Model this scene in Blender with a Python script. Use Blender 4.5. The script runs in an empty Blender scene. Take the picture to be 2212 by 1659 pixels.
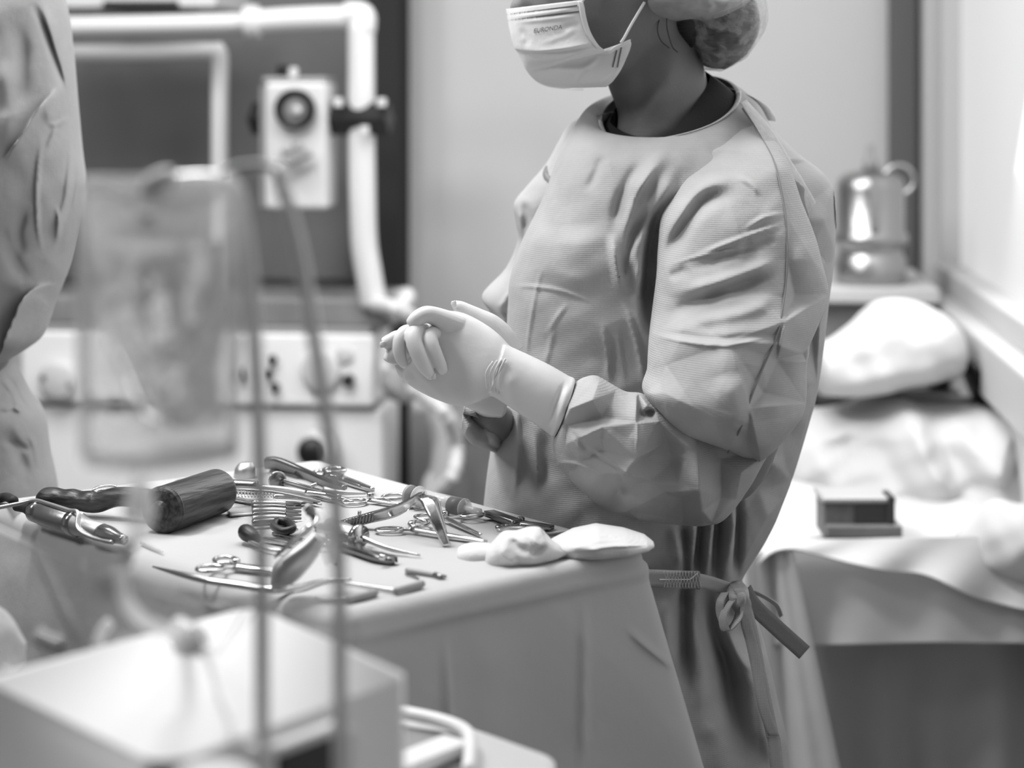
import bpy, bmesh, math, random
import numpy as np
from mathutils import Vector, Matrix, geometry
random.seed(7); rng = np.random.RandomState(3)
C = bpy.context.scene.collection
PI = math.pi
# ------------------------------------------------------------------ camera frame (level camera, lens shifted down)
HC = 1.336; FPX = 4301.0; HX = 1106.0; HY = 200.0
def P(x, y, d): return Vector(((x-HX)*d/FPX, d, HC-(y-HY)*d/FPX))
TZ = 0.88                                   # instrument table top
def TD(y, z=0.0): return (HC-TZ-z)*FPX/(y-HY)
def T(x, y, z=0.0): return P(x, y, TD(y, z))
ORG = {}
# ------------------------------------------------------------------ materials
def mat(name, col, rough=0.6, metal=0.0, bump=0.0, bscale=60.0, var=0.0, vscale=8.0, trans=0.0, ior=1.45, spec=0.5,
        weave=0.0, wk=1200.0, sheen=0.0, alpha=1.0, sss=0.0, coat=0.0, stretch=None, translucent=0.0):
    m = bpy.data.materials.new(name); m.use_nodes = True
    nt = m.node_tree; N = nt.nodes; L = nt.links
    b = N['Principled BSDF']; c = (col, col, col, 1) if not isinstance(col, tuple) else (*col, 1)
    b.inputs['Base Color'].default_value = c
    b.inputs['Roughness'].default_value = rough; b.inputs['Metallic'].default_value = metal
    b.inputs['IOR'].default_value = ior; b.inputs['Transmission Weight'].default_value = trans
    b.inputs['Specular IOR Level'].default_value = spec; b.inputs['Alpha'].default_value = alpha
    b.inputs['Coat Weight'].default_value = coat; b.inputs['Sheen Weight'].default_value = sheen
    if sss: b.inputs['Subsurface Weight'].default_value = sss; b.inputs['Subsurface Scale'].default_value = 0.01
    tc = N.new('ShaderNodeTexCoord'); src = tc.outputs['Object']
    if stretch:
        mp = N.new('ShaderNodeMapping'); mp.inputs['Scale'].default_value = stretch; L.new(src, mp.inputs[0]); src = mp.outputs[0]
    if var:
        n = N.new('ShaderNodeTexNoise'); n.inputs['Scale'].default_value = vscale; n.inputs['Detail'].default_value = 5
        L.new(src, n.inputs['Vector'])
        r = N.new('ShaderNodeMapRange'); r.inputs[1].default_value = 0.3; r.inputs[2].default_value = 0.7
        r.inputs[3].default_value = 1-var; r.inputs[4].default_value = 1+var; L.new(n.outputs[0], r.inputs[0])
        mx = N.new('ShaderNodeVectorMath'); mx.operation = 'SCALE'; mx.inputs[0].default_value = c[:3]
        L.new(r.outputs[0], mx.inputs['Scale']); L.new(mx.outputs[0], b.inputs['Base Color'])
    nrm = None
    if bump:
        n = N.new('ShaderNodeTexNoise'); n.inputs['Scale'].default_value = bscale; n.inputs['Detail'].default_value = 4
        L.new(src, n.inputs['Vector'])
        bp = N.new('ShaderNodeBump'); bp.inputs['Strength'].default_value = 1.0; bp.inputs['Distance'].default_value = bump
        L.new(n.outputs[0], bp.inputs['Height']); nrm = bp.outputs[0]
    if weave:                                # pressed dot pattern of the non-woven fabric
        sp = N.new('ShaderNodeSeparateXYZ'); L.new(tc.outputs['Object'], sp.inputs[0])
        def sn(ax, az):
            a = N.new('ShaderNodeMath'); a.operation = 'MULTIPLY'; L.new(sp.outputs[0], a.inputs[0]); a.inputs[1].default_value = ax
            c2 = N.new('ShaderNodeMath'); c2.operation = 'MULTIPLY_ADD'; L.new(sp.outputs[2], c2.inputs[0]); c2.inputs[1].default_value = az
            L.new(a.outputs[0], c2.inputs[2])
            s = N.new('ShaderNodeMath'); s.operation = 'SINE'; L.new(c2.outputs[0], s.inputs[0]); return s.outputs[0]
        ml = N.new('ShaderNodeMath'); ml.operation = 'MULTIPLY'
        L.new(sn(wk, wk*0.62), ml.inputs[0]); L.new(sn(-wk, wk*0.62), ml.inputs[1])
        b2 = N.new('ShaderNodeBump'); b2.inputs['Strength'].default_value = 1.0; b2.inputs['Distance'].default_value = weave
        L.new(ml.outputs[0], b2.inputs['Height'])
        if nrm: L.new(nrm, b2.inputs['Normal'])
        nrm = b2.outputs[0]
    if nrm: L.new(nrm, b.inputs['Normal'])
    if translucent:
        out = [n for n in N if n.type == 'OUTPUT_MATERIAL'][0]
        tl = N.new('ShaderNodeBsdfTranslucent'); tl.inputs['Color'].default_value = c
        mx = N.new('ShaderNodeMixShader'); mx.inputs[0].default_value = translucent
        L.new(b.outputs[0], mx.inputs[1]); L.new(tl.outputs[0], mx.inputs[2]); L.new(mx.outputs[0], out.inputs[0])
    return m
def veil(name, col, opac, opac2, scale, rough=0.6, glossy=0.0):
    """thin see-through sheet: partly transparent with a noise-varied coverage"""
    m = bpy.data.materials.new(name); m.use_nodes = True; nt = m.node_tree; N = nt.nodes; L = nt.links
    out = [n for n in N if n.type == 'OUTPUT_MATERIAL'][0]; b = N['Principled BSDF']
    b.inputs['Base Color'].default_value = (col, col, col, 1); b.inputs['Roughness'].default_value = rough
    b.inputs['Specular IOR Level'].default_value = 0.3+glossy
    t = N.new('ShaderNodeBsdfTransparent'); mx = N.new('ShaderNodeMixShader')
    tl = N.new('ShaderNodeBsdfTranslucent'); tl.inputs['Color'].default_value = (col, col, col, 1); m2 = N.new('ShaderNodeMixShader'); m2.inputs[0].default_value = 0.35; L.new(b.outputs[0], m2.inputs[1]); L.new(tl.outputs[0], m2.inputs[2])
    tc = N.new('ShaderNodeTexCoord'); n = N.new('ShaderNodeTexNoise'); n.inputs['Scale'].default_value = scale; n.inputs['Detail'].default_value = 6
    r = N.new('ShaderNodeMapRange'); r.inputs[1].default_value = 0.35; r.inputs[2].default_value = 0.65
    r.inputs[3].default_value = opac; r.inputs[4].default_value = opac2
    L.new(tc.outputs['Object'], n.inputs['Vector']); L.new(n.outputs[0], r.inputs[0]); L.new(r.outputs[0], mx.inputs[0])
    L.new(t.outputs[0], mx.inputs[1]); L.new(m2.outputs[0], mx.inputs[2]); L.new(mx.outputs[0], out.inputs[0])
    return m
def emit(name, v, s):
    m = bpy.data.materials.new(name); m.use_nodes = True; b = m.node_tree.nodes['Principled BSDF']
    b.inputs['Base Color'].default_value = (v, v, v, 1); b.inputs['Emission Color'].default_value = (1, 1, 1, 1)
    b.inputs['Emission Strength'].default_value = s; return m
def wood_mat(axis_deg):
    m = mat('dark_wood', 0.05, 0.38); nt = m.node_tree; N = nt.nodes; L = nt.links; b = N['Principled BSDF']
    tc = N.new('ShaderNodeTexCoord'); r1 = N.new('ShaderNodeMapping'); r1.inputs['Rotation'].default_value = (0, 0, math.radians(-axis_deg)); r2 = N.new('ShaderNodeMapping'); r2.inputs['Scale'].default_value = (9, 120, 120)
    L.new(tc.outputs['Object'], r1.inputs[0]); L.new(r1.outputs[0], r2.inputs[0]); n = N.new('ShaderNodeTexNoise'); n.inputs['Scale'].default_value = 1.6; n.inputs['Detail'].default_value = 6; L.new(r2.outputs[0], n.inputs['Vector'])
    cr = N.new('ShaderNodeValToRGB'); cr.color_ramp.elements[0].position = .38; cr.color_ramp.elements[0].color = (.016, .016, .016, 1); cr.color_ramp.elements[1].position = .68; cr.color_ramp.elements[1].color = (.075, .075, .075, 1)
    L.new(n.outputs[0], cr.inputs[0]); L.new(cr.outputs[0], b.inputs['Base Color']); bp = N.new('ShaderNodeBump'); bp.inputs['Distance'].default_value = .0012; L.new(n.outputs[0], bp.inputs['Height']); L.new(bp.outputs[0], b.inputs['Normal']); return m
M = dict(
 gown=mat('gown_fabric', 0.46, 0.75, bump=0.0006, bscale=90, var=0.05, vscale=30, weave=0.00013, wk=2300, spec=0.25, translucent=0.12),
 gown_back=mat('gown_back_fabric', 0.55, 0.75, bump=0.0006, bscale=90, var=0.10, vscale=160, spec=0.25, translucent=0.2),
 binding=mat('gown_binding', 0.62, 0.7, bump=0.0015, bscale=300),
 belt=mat('belt_fabric', 0.46, 0.75, weave=0.00015, wk=3000), belt_dark=mat('belt_dark', 0.24, 0.75, bump=0.0005, bscale=200),
 seam=mat('seam_dark', 0.20, 0.8),
 glove=mat('latex', 0.66, 0.42, bump=0.0005, bscale=70, var=0.03, spec=0.4),
 skin=mat('skin', 0.175, 0.5, bump=0.0003, bscale=400, var=0.10, vscale=25, spec=0.35),
 hair=mat('hair', 0.018, 0.45, bump=0.003, bscale=60, stretch=(1, 1, 6)),
 mask=mat('mask_fabric', 0.74, 0.7, bump=0.0010, bscale=60, var=0.02, spec=0.25), ink=mat('print_ink', 0.10, 0.6), dots=mat('weld_dots', 0.12, 0.7),
 shirt=mat('dark_shirt', 0.028, 0.8, bump=0.0004, bscale=300, spec=0.2),
 cap=veil('cap_fabric', 0.50, 0.72, 0.95, 60), capbag=veil('cap_bag_fabric', 0.62, 0.10, 0.50, 55),
 cloth=mat('table_cloth', 0.47, 0.8, bump=0.0008, bscale=40, var=0.03, vscale=6, spec=0.2),
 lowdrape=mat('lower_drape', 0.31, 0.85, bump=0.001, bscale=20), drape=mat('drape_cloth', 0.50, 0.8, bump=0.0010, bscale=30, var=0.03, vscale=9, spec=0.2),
 white=mat('white_cloth', 0.60, 0.8, bump=0.0015, bscale=20, spec=0.2),
 gauze=mat('gauze', 0.64, 0.9, bump=0.0006, bscale=300, weave=0.0001, wk=3500),
 enam=mat('cabinet_enamel', 0.90, 0.5), rodm=mat('grey_rod', 0.62, 0.35, 0.2), plast=mat('white_plastic', 0.68, 0.5, bump=0.0002, bscale=30), plast2=mat('off_white_plastic', 0.66, 0.4), dplast=mat('grey_plastic', 0.30, 0.45),
 black=mat('black_plastic', 0.012, 0.4), rubber=mat('black_rubber', 0.02, 0.6),
 steel=mat('steel', 0.60, 0.16, 1.0, bump=0.0002, bscale=120), steel2=mat('brushed_steel', 0.42, 0.34, 1.0, bump=0.0003, bscale=150),
 dsteel=mat('dark_steel', 0.22, 0.24, 1.0, bump=0.0002, bscale=100), satin=mat('satin_steel', 0.55, 0.42, 1.0),
 wood=mat('dark_wood', 0.055, 0.4, bump=0.0012, bscale=60, var=0.7, vscale=45),
 wall=mat('wall_paint', 0.62, 0.85, bump=0.001, bscale=8, var=0.015, vscale=2), board=mat('grey_board', 0.20, 0.8, spec=0.1, var=0.1, vscale=3),
 dcol=mat('dark_column', 0.04, 0.8, spec=0.05), post=mat('window_paint', 0.52, 0.5), floor=mat('floor_vinyl', 0.16, 0.4, var=0.08, vscale=3), gstrip=mat('grey_strip', 0.14, 0.8, spec=.1),
 ceil=mat('ceiling_paint', 0.75, 0.9), paint=mat('white_enamel', 0.72, 0.35), shelf=mat('shelf_grey', 0.22, 0.5, var=0.2, vscale=12),
 clear=veil('clear_plastic', 0.98, 0.20, 0.52, 16, 0.2, 0.5), film=veil('clear_film', 0.75, 0.30, 0.62, 18, 0.25, 0.5), fluid=mat('clear_fluid', 0.93, 0.02, trans=1.0, ior=1.30),
 tubing=veil('soft_tubing', 0.80, 0.55, 0.75, 30, 0.25, 0.5), barrel=veil('syringe_clear', 0.80, 0.28, 0.40, 60, 0.15, 0.5), box=mat('grey_carton', 0.14, 0.6, var=0.2, vscale=40), box2=mat('dark_print', 0.05, 0.6),
 plate=mat('plate_grey', 0.45, 0.4, 0.3), glass=emit('frosted_window', 0.4, 0.36), lamp=emit('ceiling_panel', 0.9, 2.0),
)
# ------------------------------------------------------------------ objects
def tag(o, label, cat, group=None, kind=None):
    if label: o['label'] = label
    if cat: o['category'] = cat
    if group: o['group'] = group
    if kind: o['kind'] = kind
    return o
def thing(name, label, cat, loc=(0, 0, 0), rotz=0.0, group=None):
    o = bpy.data.objects.new(name, None); o.empty_display_size = 0.05; C.objects.link(o)
    o.location = loc; o.rotation_euler = (0, 0, rotz); ORG[o.name] = Vector(loc)
    return tag(o, label, cat, group)
def mk(name, vf, m, parent=None, world=True, smooth=True, label=None, auto=None):
    """link (verts, faces) as one mesh; world=True means the verts are world coordinates"""
    v, f = vf
    v = np.asarray([tuple(p) for p in v] if not isinstance(v, np.ndarray) else v, dtype=float)
    if parent is None and world:
        org = Vector((float((v[:, 0].min()+v[:, 0].max())/2), float((v[:, 1].min()+v[:, 1].max())/2), float(v[:, 2].min())))
    elif world: org = ORG[parent.name]
    else: org = Vector((0, 0, 0))
    me = bpy.data.meshes.new(name); me.from_pydata((v-np.array(org)).tolist(), [], f)
    bm = bmesh.new(); bm.from_mesh(me); bmesh.ops.recalc_face_normals(bm, faces=bm.faces); bm.to_mesh(me); bm.free()
    if smooth:
        me.polygons.foreach_set('use_smooth', [True]*len(me.polygons))
        if auto is not None: me.set_sharp_from_angle(angle=math.radians(auto))
    me.materials.append(M[m] if isinstance(m, str) else m)
    o = bpy.data.objects.new(name, me); C.objects.link(o)
    if parent is None:
        o.location = org; ORG[o.name] = org
    else:
        o.parent = parent; ORG[o.name] = ORG.get(parent.name, Vector((0, 0, 0)))
    if label: o['label'] = label
    return o
def join(*parts):
    V = []; F = []; n = 0
    for v, f in parts:
        v = [tuple(p) for p in v]; V += v; F += [tuple(i+n for i in q) for q in f]; n += len(v)
    return V, F
def xf(vf, mtx): return [mtx @ Vector(p) for p in vf[0]], vf[1]
def smoothstep(a, b, x): t = np.clip((x-a)/(b-a), 0, 1); return t*t*(3-2*t)
def catmull(K, n, lin=False):
    K = np.asarray(K, float); m = len(K)
    if lin or m < 3:
        t = np.linspace(0, m-1, n); i = np.minimum(t.astype(int), m-2); f = (t-i)[:, None]; return K[i]*(1-f)+K[i+1]*f
    t = np.linspace(0, m-1, n); i = np.minimum(t.astype(int), m-2); f = (t-i)[:, None]
    E = np.vstack([2*K[0]-K[1], K, 2*K[-1]-K[-2]]); a, b, c, d = E[i], E[i+1], E[i+2], E[i+3]
    return 0.5*((2*b)+(c-a)*f+(2*a-5*b+4*c-d)*f*f+(3*b-a-3*c+d)*f**3)
# ---- folds: ridges, valleys and lapped steps that follow the creases of the cloth
def folds(px, py, S):
    D = np.zeros_like(px)
    for kind, amp, w, pts in S:
        pts = np.asarray(pts, float); lo = pts.min(0)-4*w; hi = pts.max(0)+4*w
        k = np.where((px > lo[0]) & (px < hi[0]) & (py > lo[1]) & (py < hi[1]))[0]
        if not len(k): continue
        if len(pts) > 2: pts = catmull(pts, len(pts)*4-3)
        x = px[k]; y = py[k]; best = np.full(len(k), 1e9); sg = np.zeros(len(k)); tt = np.zeros(len(k))
        seg = np.linalg.norm(pts[1:]-pts[:-1], axis=1); cum = np.concatenate([[0], np.cumsum(seg)]); tot = cum[-1]
        for j in range(len(pts)-1):
            ax, ay = pts[j]; dx, dy = pts[j+1]-pts[j]; l2 = dx*dx+dy*dy+1e-9
            t = np.clip(((x-ax)*dx+(y-ay)*dy)/l2, 0, 1); qx = x-ax-t*dx; qy = y-ay-t*dy; d = np.sqrt(qx*qx+qy*qy)
            b = d < best; best[b] = d[b]; sg[b] = np.sign(dx*qy-dy*qx)[b]; tt[b] = ((cum[j]+t*seg[j])/tot)[b]
        tp = smoothstep(0, 0.32, tt)*smoothstep(0, 0.32, 1-tt); tp = 0.15*(kind == 's')+tp*(1-0.15*(kind == 's'))
        if kind == 'r': v = np.exp(-(best/w)**2)
        elif kind == 'v': v = -np.exp(-(best/w)**2)
        elif kind == 'c': v = np.maximum(0, 1-best/w)                 # sharp crease
        elif kind == 's':                                             # lip raised on the right-hand side of the path (image y down)
            s = best*sg; v = np.where(s > 0, np.exp(-s/w), np.exp(-(s/3.0)**2)); 
        D[k] += amp*0.001*v*tp
    return D
def facets(px, py, pts, mul=1.0):
    """paper-like planes: depth offsets (mm) at creased points, straight between them"""
    xy = [Vector((p[0], p[1])) for p in pts]; z = np.array([p[2] for p in pts], float)*0.001*mul
    r = geometry.delaunay_2d_cdt(xy, [], [], 0, 1e-6); D = np.zeros_like(px)
    vv = np.array([tuple(v) for v in r[0]]); orig = r[3]; zz = np.array([z[o[0]] if o else 0 for o in orig])
    for tri in r[2]:
        a, b, c = vv[tri[0]], vv[tri[1]], vv[tri[2]]
        den = (b[1]-c[1])*(a[0]-c[0])+(c[0]-b[0])*(a[1]-c[1])
        if abs(den) < 1e-6: continue
        l1 = ((b[1]-c[1])*(px-c[0])+(c[0]-b[0])*(py-c[1]))/den; l2 = ((c[1]-a[1])*(px-c[0])+(a[0]-c[0])*(py-c[1]))/den; l3 = 1-l1-l2
        k = (l1 >= -1e-6) & (l2 >= -1e-6) & (l3 >= -1e-6)
        D[k] = l1[k]*zz[tri[0]]+l2[k]*zz[tri[1]]+l3[k]*zz[tri[2]]
    return D
def crumple(seed, x0, y0, x1, y1, step, amp):
    r = np.random.RandomState(seed); P_ = []
    for a in np.arange(x0, x1, step):
        for b in np.arange(y0, y1, step*1.25): P_.append((a+r.uniform(-.42, .42)*step, b+r.uniform(-.5, .5)*step, r.uniform(-amp, amp)))
    return P_
def loft(st, nlen, nseg, ex=2.0, cap=(True, True), disp=None, lin=False, rough=0.0, front=0.62, tap=(0, 0)):
    """closed body through cross-sections (ax,ay,bx,by,depth,half_depth[,front_drop_px]) : A and B are the section's two sides"""
    K = [tuple(s)+(0.0,)*(7-len(s)) for s in st]
    S = catmull(K, nlen, lin)
    nf = int(nseg*front); th = np.concatenate([np.linspace(0, PI, nf, endpoint=False), np.linspace(PI, 2*PI, nseg-nf, endpoint=False)])
    ct, sn_ = np.cos(th), np.sin(th)
    c = np.sign(ct)*np.abs(ct)**(2/ex); s = np.sign(sn_)*np.abs(sn_)**(2/ex)
    px = (S[:, 0]+S[:, 2])[:, None]/2 - (S[:, 2]-S[:, 0])[:, None]/2*c[None]
    py = (S[:, 1]+S[:, 3])[:, None]/2 - (S[:, 3]-S[:, 1])[:, None]/2*c[None] + S[:, 6][:, None]*s[None]
    dc = S[:, 4][:, None]+0*px; dy = -S[:, 5][:, None]*s[None]
    X = (px-HX)*dc/FPX; Z = HC-(py-HY)*dc/FPX; Y = dc+dy
    fw = smoothstep(0.0, 0.45, s)[None]+0*px
    # pixel position as the camera sees the point, for laying the folds
    qx = HX+X*FPX/Y; qy = HY+(HC-Z)*FPX/Y
    if disp is not None: Y = Y-disp(qx.ravel(), qy.ravel()).reshape(qx.shape)*fw
    if rough:
        nz = sum(np.sin(qx*a+qy*b+k)*r for a, b, k, r in [(.031, .017, 1, 1), (-.013, .041, 2, 1), (.07, -.05, 3, .5), (.05, .09, 4, .4), (-.11, .06, 5, .3)])
        Y = Y-nz*rough*(0.3+0.7*fw)
    V = np.stack([X, Y, Z], -1).reshape(-1, 3); n = nlen; F = []
    for i in range(n-1):
        a = i*nseg; b = a+nseg
        F += [(a+j, a+(j+1) % nseg, b+(j+1) % nseg, b+j) for j in range(nseg)]
    V = V.tolist()
    for e, i in ((0, 0), (1, n-1)):
        if cap[e]:
            V.append(tuple(np.mean(V[i*nseg:(i+1)*nseg], axis=0))); q = len(V)-1
            F += [(i*nseg+j, i*nseg+(j+1) % nseg, q) if e else (i*nseg+(j+1) % nseg, i*nseg+j, q) for j in range(nseg)]
    return V, F
def tube(pts, r, seg=12, n=None, closed=False, lin=False, flat=1.0, up=None, cap=True):
    """tube through world/local points, r a number or one radius per point; flat squeezes it along `up`"""
    R = [r]*len(pts) if not hasattr(r, '__len__') else list(r)
    K = np.array([tuple(p)+(q,) for p, q in zip(pts, R)], float)
    if closed: K2 = np.vstack([K[-2:], K, K[:3]]); n = n or len(K)*8; S = catmull(K2, n*(len(K)+4)//len(K)+1)
    if closed:
        m = len(K); t = np.linspace(0, m, n, endpoint=False); i = t.astype(int); f = (t-i)[:, None]
        a, b, c, d = K[(i-1) % m], K[i % m], K[(i+1) % m], K[(i+2) % m]
        S = 0.5*((2*b)+(c-a)*f+(2*a-5*b+4*c-d)*f*f+(3*b-a-3*c+d)*f**3)
    else:
        n = n or (len(K)-1)*(1 if lin else 8)+1; S = catmull(K, n, lin)
    p = S[:, :3]; T_ = np.gradient(p, axis=0) if not closed else np.roll(p, -1, 0)-np.roll(p, 1, 0)
    T_ /= np.linalg.norm(T_, axis=1)[:, None]+1e-12
    u = np.array(up if up is not None else ((0, 0, 1) if abs(T_[0][2]) < 0.9 else (1, 0, 0)), float)
    V = []; F = []
    for k in range(n):
        u = u-T_[k]*np.dot(u, T_[k])
        if up is not None: w0 = np.array(up, float); w0 = w0-T_[k]*np.dot(w0, T_[k]); u = w0 if np.linalg.norm(w0) > 1e-3 else u
        u /= np.linalg.norm(u)+1e-12; w = np.cross(T_[k], u)
        for j in range(seg):
            a = 2*PI*j/seg; V.append(tuple(p[k]+S[k, 3]*(w*math.cos(a)+u*flat*math.sin(a))))
    for k in range(n-1 if not closed else n):
        a = k*seg; b = ((k+1) % n)*seg
        F += [(a+j, a+(j+1) % seg, b+(j+1) % seg, b+j) for j in range(seg)]
    if not closed and cap: F += [tuple(range(seg))[::-1], tuple(range((n-1)*seg, n*seg))]
    return V, F
def lathe(prof, seg=32, axis='z', o=(0, 0, 0)):
    V = []; F = []; n = len(prof)
    for r, z in prof:
        for j in range(seg):
            a = 2*PI*j/seg; x, y = max(r, 1e-5)*math.cos(a), max(r, 1e-5)*math.sin(a)
            p = (x, y, z) if axis == 'z' else ((z, x, y) if axis == 'x' else (x, z, y))
            V.append((p[0]+o[0], p[1]+o[1], p[2]+o[2]))
    for i in range(n-1):
        a = i*seg; b = a+seg; F += [(a+j, a+(j+1) % seg, b+(j+1) % seg, b+j) for j in range(seg)]
    F += [tuple(range(seg))[::-1], tuple(range((n-1)*seg, n*seg))]
    return V, F
def box(sx, sy, sz, o=(0, 0, 0), bev=0.0, seg=2, rz=0.0):
    """box centred in x,y, standing on z=0, moved to o"""
    bm = bmesh.new(); bmesh.ops.create_cube(bm, size=1)
    for v in bm.verts: v.co = Vector((v.co.x*sx, v.co.y*sy, (v.co.z+.5)*sz))
    if bev: bmesh.ops.bevel(bm, geom=bm.edges[:], offset=bev, segments=seg, affect='EDGES', profile=0.5)
    R = Matrix.Translation(o) @ Matrix.Rotation(rz, 4, 'Z')
    r = [tuple(R @ v.co) for v in bm.verts], [tuple(v.index for v in f.verts) for f in bm.faces]; bm.free(); return r
def prism(poly, z0, z1, bev=0.0, seg=2):
    bm = bmesh.new(); vs = [bm.verts.new((x, y, z0)) for x, y in poly]; f = bm.faces.new(vs)
    g = bmesh.ops.extrude_face_region(bm, geom=[f]); 
    for v in g['geom']:
        if isinstance(v, bmesh.types.BMVert): v.co.z = z1
    bmesh.ops.recalc_face_normals(bm, faces=bm.faces)
    if bev: bmesh.ops.bevel(bm, geom=[e for e in bm.edges if e.calc_length() > bev*1.2 and e.calc_face_angle(0) > 0.2], offset=bev, segments=seg, affect='EDGES', profile=0.5)
    bm.verts.index_update()
    r = [tuple(v.co) for v in bm.verts], [tuple(v.index for v in f.verts) for f in bm.faces]; bm.free(); return r
def sheet(G, th):
    """grid of points (n,m,3) -> closed thin sheet"""
    G = np.asarray(G, float); n, m, _ = G.shape
    du = np.gradient(G, axis=0); dv = np.gradient(G, axis=1); N_ = np.cross(du, dv); N_ /= np.linalg.norm(N_, axis=2)[..., None]+1e-12
    A = (G+N_*th/2).reshape(-1, 3); B = (G-N_*th/2).reshape(-1, 3); V = np.vstack([A, B]); k = n*m; F = []
    for i in range(n-1):
        for j in range(m-1):
            a = i*m+j; F += [(a, a+1, a+m+1, a+m), (k+a, k+a+m, k+a+m+1, k+a+1)]
    for i in range(n-1):
        for j in (0, m-1): a = i*m+j; F.append((a, a+m, k+a+m, k+a))
    for j in range(m-1):
        for i in (0, n-1): a = i*m+j; F.append((a, a+1, k+a+1, k+a))
    return V, F
def ribbon(pts, w, th=0.0008, across=None, n=None, lin=False):
    """flat band through points; across = width direction per point or one"""
    K = np.array([tuple(p) for p in pts], float); A = np.array([tuple(a) for a in across], float) if hasattr(across[0], '__len__') else np.array([across]*len(K), float)
    n = n or (len(K)-1)*8+1; S = catmull(np.hstack([K, A]), n, lin); p = S[:, :3]; a = S[:, 3:]; a /= np.linalg.norm(a, axis=1)[:, None]
    W = [w]*len(K) if not hasattr(w, '__len__') else w; Wn = catmull(np.array(W, float)[:, None], n, lin)
    G = np.stack([p+a*Wn*u for u in (-.5, -.25, 0, .25, .5)], 1)
    return sheet(G, th)
def remesh(o, voxel, sm=2):
    m = o.modifiers.new('union', 'REMESH'); m.mode = 'VOXEL'; m.voxel_size = voxel; m.use_smooth_shade = True
    if sm: s = o.modifiers.new('soft', 'SMOOTH'); s.iterations = sm; s.factor = 0.5
def copy_tree(o, parent=None):
    c = o.copy(); C.objects.link(c)
    if parent is not None: c.parent = parent
    for ch in [x for x in bpy.data.objects if x.parent == o]: copy_tree(ch, c)
    return c
# ================================================================== the scrub nurse
nurse = thing('person', 'person in grey surgical gown, mask and bouffant cap with clasped gloved hands', 'person', P(1400, 2960, 2.33))
def tri(vf): return vf
# ---- body: one continuous surface
head = loft([(1335, -212, 1395, -216, 2.345, .015), (1250, -196, 1470, -200, 2.345, .052), (1185, -150, 1520, -155, 2.345, .076), (1150, -90, 1545, -95, 2.345, .084), (1136, -40, 1545, -50, 2.345, .084),
             (1128, 10, 1535, -5, 2.345, .080), (1128, 60, 1515, 40, 2.345, .074), (1140, 110, 1490, 80, 2.345, .066), (1158, 150, 1440, 118, 2.345, .056), (1185, 176, 1370, 150, 2.345, .042), (1225, 186, 1310, 170, 2.345, .02)], 60, 48)
neck = loft([(1320, 90, 1500, 40, 2.345, .052), (1313, 150, 1508, 105, 2.342, .052), (1315, 190, 1522, 150, 2.34, .052), (1332, 235, 1528, 178, 2.337, .050), (1334, 270, 1530, 205, 2.338, .050), (1322, 305, 1540, 250, 2.34, .052), (1300, 345, 1600, 310, 2.345, .058), (1260, 400, 1670, 370, 2.345, .07)], 60, 40,
            disp=lambda x, y: folds(x, y, [('r', 5, 16, [(1470, 70), (1450, 150), (1420, 215), (1380, 268)]), ('r', 3, 12, [(1330, 300), (1350, 318), (1400, 300), (1460, 262)]), ('v', 4, 18, [(1390, 120), (1385, 200), (1362, 262)])]))
trunk = loft([(1240, 380, 1690, 340, 2.34, .085), (1215, 460, 1700, 430, 2.35, .10), (1200, 620, 1660, 600, 2.36, .10), (1190, 800, 1640, 790, 2.36, .095), (1180, 960, 1610, 960, 2.36, .09), (1160, 1150, 1580, 1150, 2.36, .088), (1140, 1350, 1600, 1350, 2.36, .10), (1150, 1480, 1600, 1480, 2.36, .10)], 40, 36)
legs = [loft([(a, 1420, b, 1420, d, .085), (a+10, 1700, b-12, 1700, d, .075), (a+35, 2050, b-35, 2050, d, .052), (a+30, 2250, b-35, 2250, d, .052), (a+50, 2560, b-55, 2560, d, .036), (a+48, 2660, b-52, 2660, d, .038)], 40, 24) for a, b, d in ((1150, 1370, 2.36), (1375, 1595, 2.37))]
feet = [loft([(cx+95, 2600, cx+60, 2660, d, .03), (cx+20, 2590, cx+20, 2662, d, .04), (cx-60, 2625, cx-60, 2664, d, .042), (cx-150, 2638, cx-150, 2664, d, .03)], 16, 16) for cx, d in ((1265, 2.34), (1480, 2.36))]
def arm(p, r): return tube(p, r, 20, 50)
arms = [arm([P(1640, 420, 2.25), P(1650, 600, 2.2), P(1620, 850, 2.16), P(1560, 1010, 2.13), P(1430, 985, 2.11), P(1300, 925, 2.1), P(1215, 880, 2.103), P(1150, 838, 2.105), P(1090, 808, 2.108)], [.055, .052, .045, .042, .042, .032, .026, .021, .018]),
        arm([P(1270, 380, 2.40), P(1235, 550, 2.44), P(1215, 760, 2.44), P(1205, 900, 2.43), P(1150, 930, 2.41), P(1085, 918, 2.30), P(1045, 880, 2.20)], [.055, .05, .043, .04, .034, .022, .018])]
nose = loft([(1150, -60, 1180, -60, 2.33, .008), (1118, -20, 1170, -20, 2.325, .011), (1098, 20, 1170, 20, 2.322, .015), (1108, 38, 1165, 42, 2.325, .014)], 14, 14)
ear = loft([(1425, -55, 1450, -60, 2.268, .007), (1412, -20, 1462, -30, 2.262, .010), (1420, 0, 1452, -5, 2.266, .009), (1426, 16, 1440, 12, 2.27, .006)], 16, 14)
body = mk('body', join(head, neck, trunk, *legs, *feet, *arms, nose, ear), 'skin', nurse); remesh(body, 0.005, 3)
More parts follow.
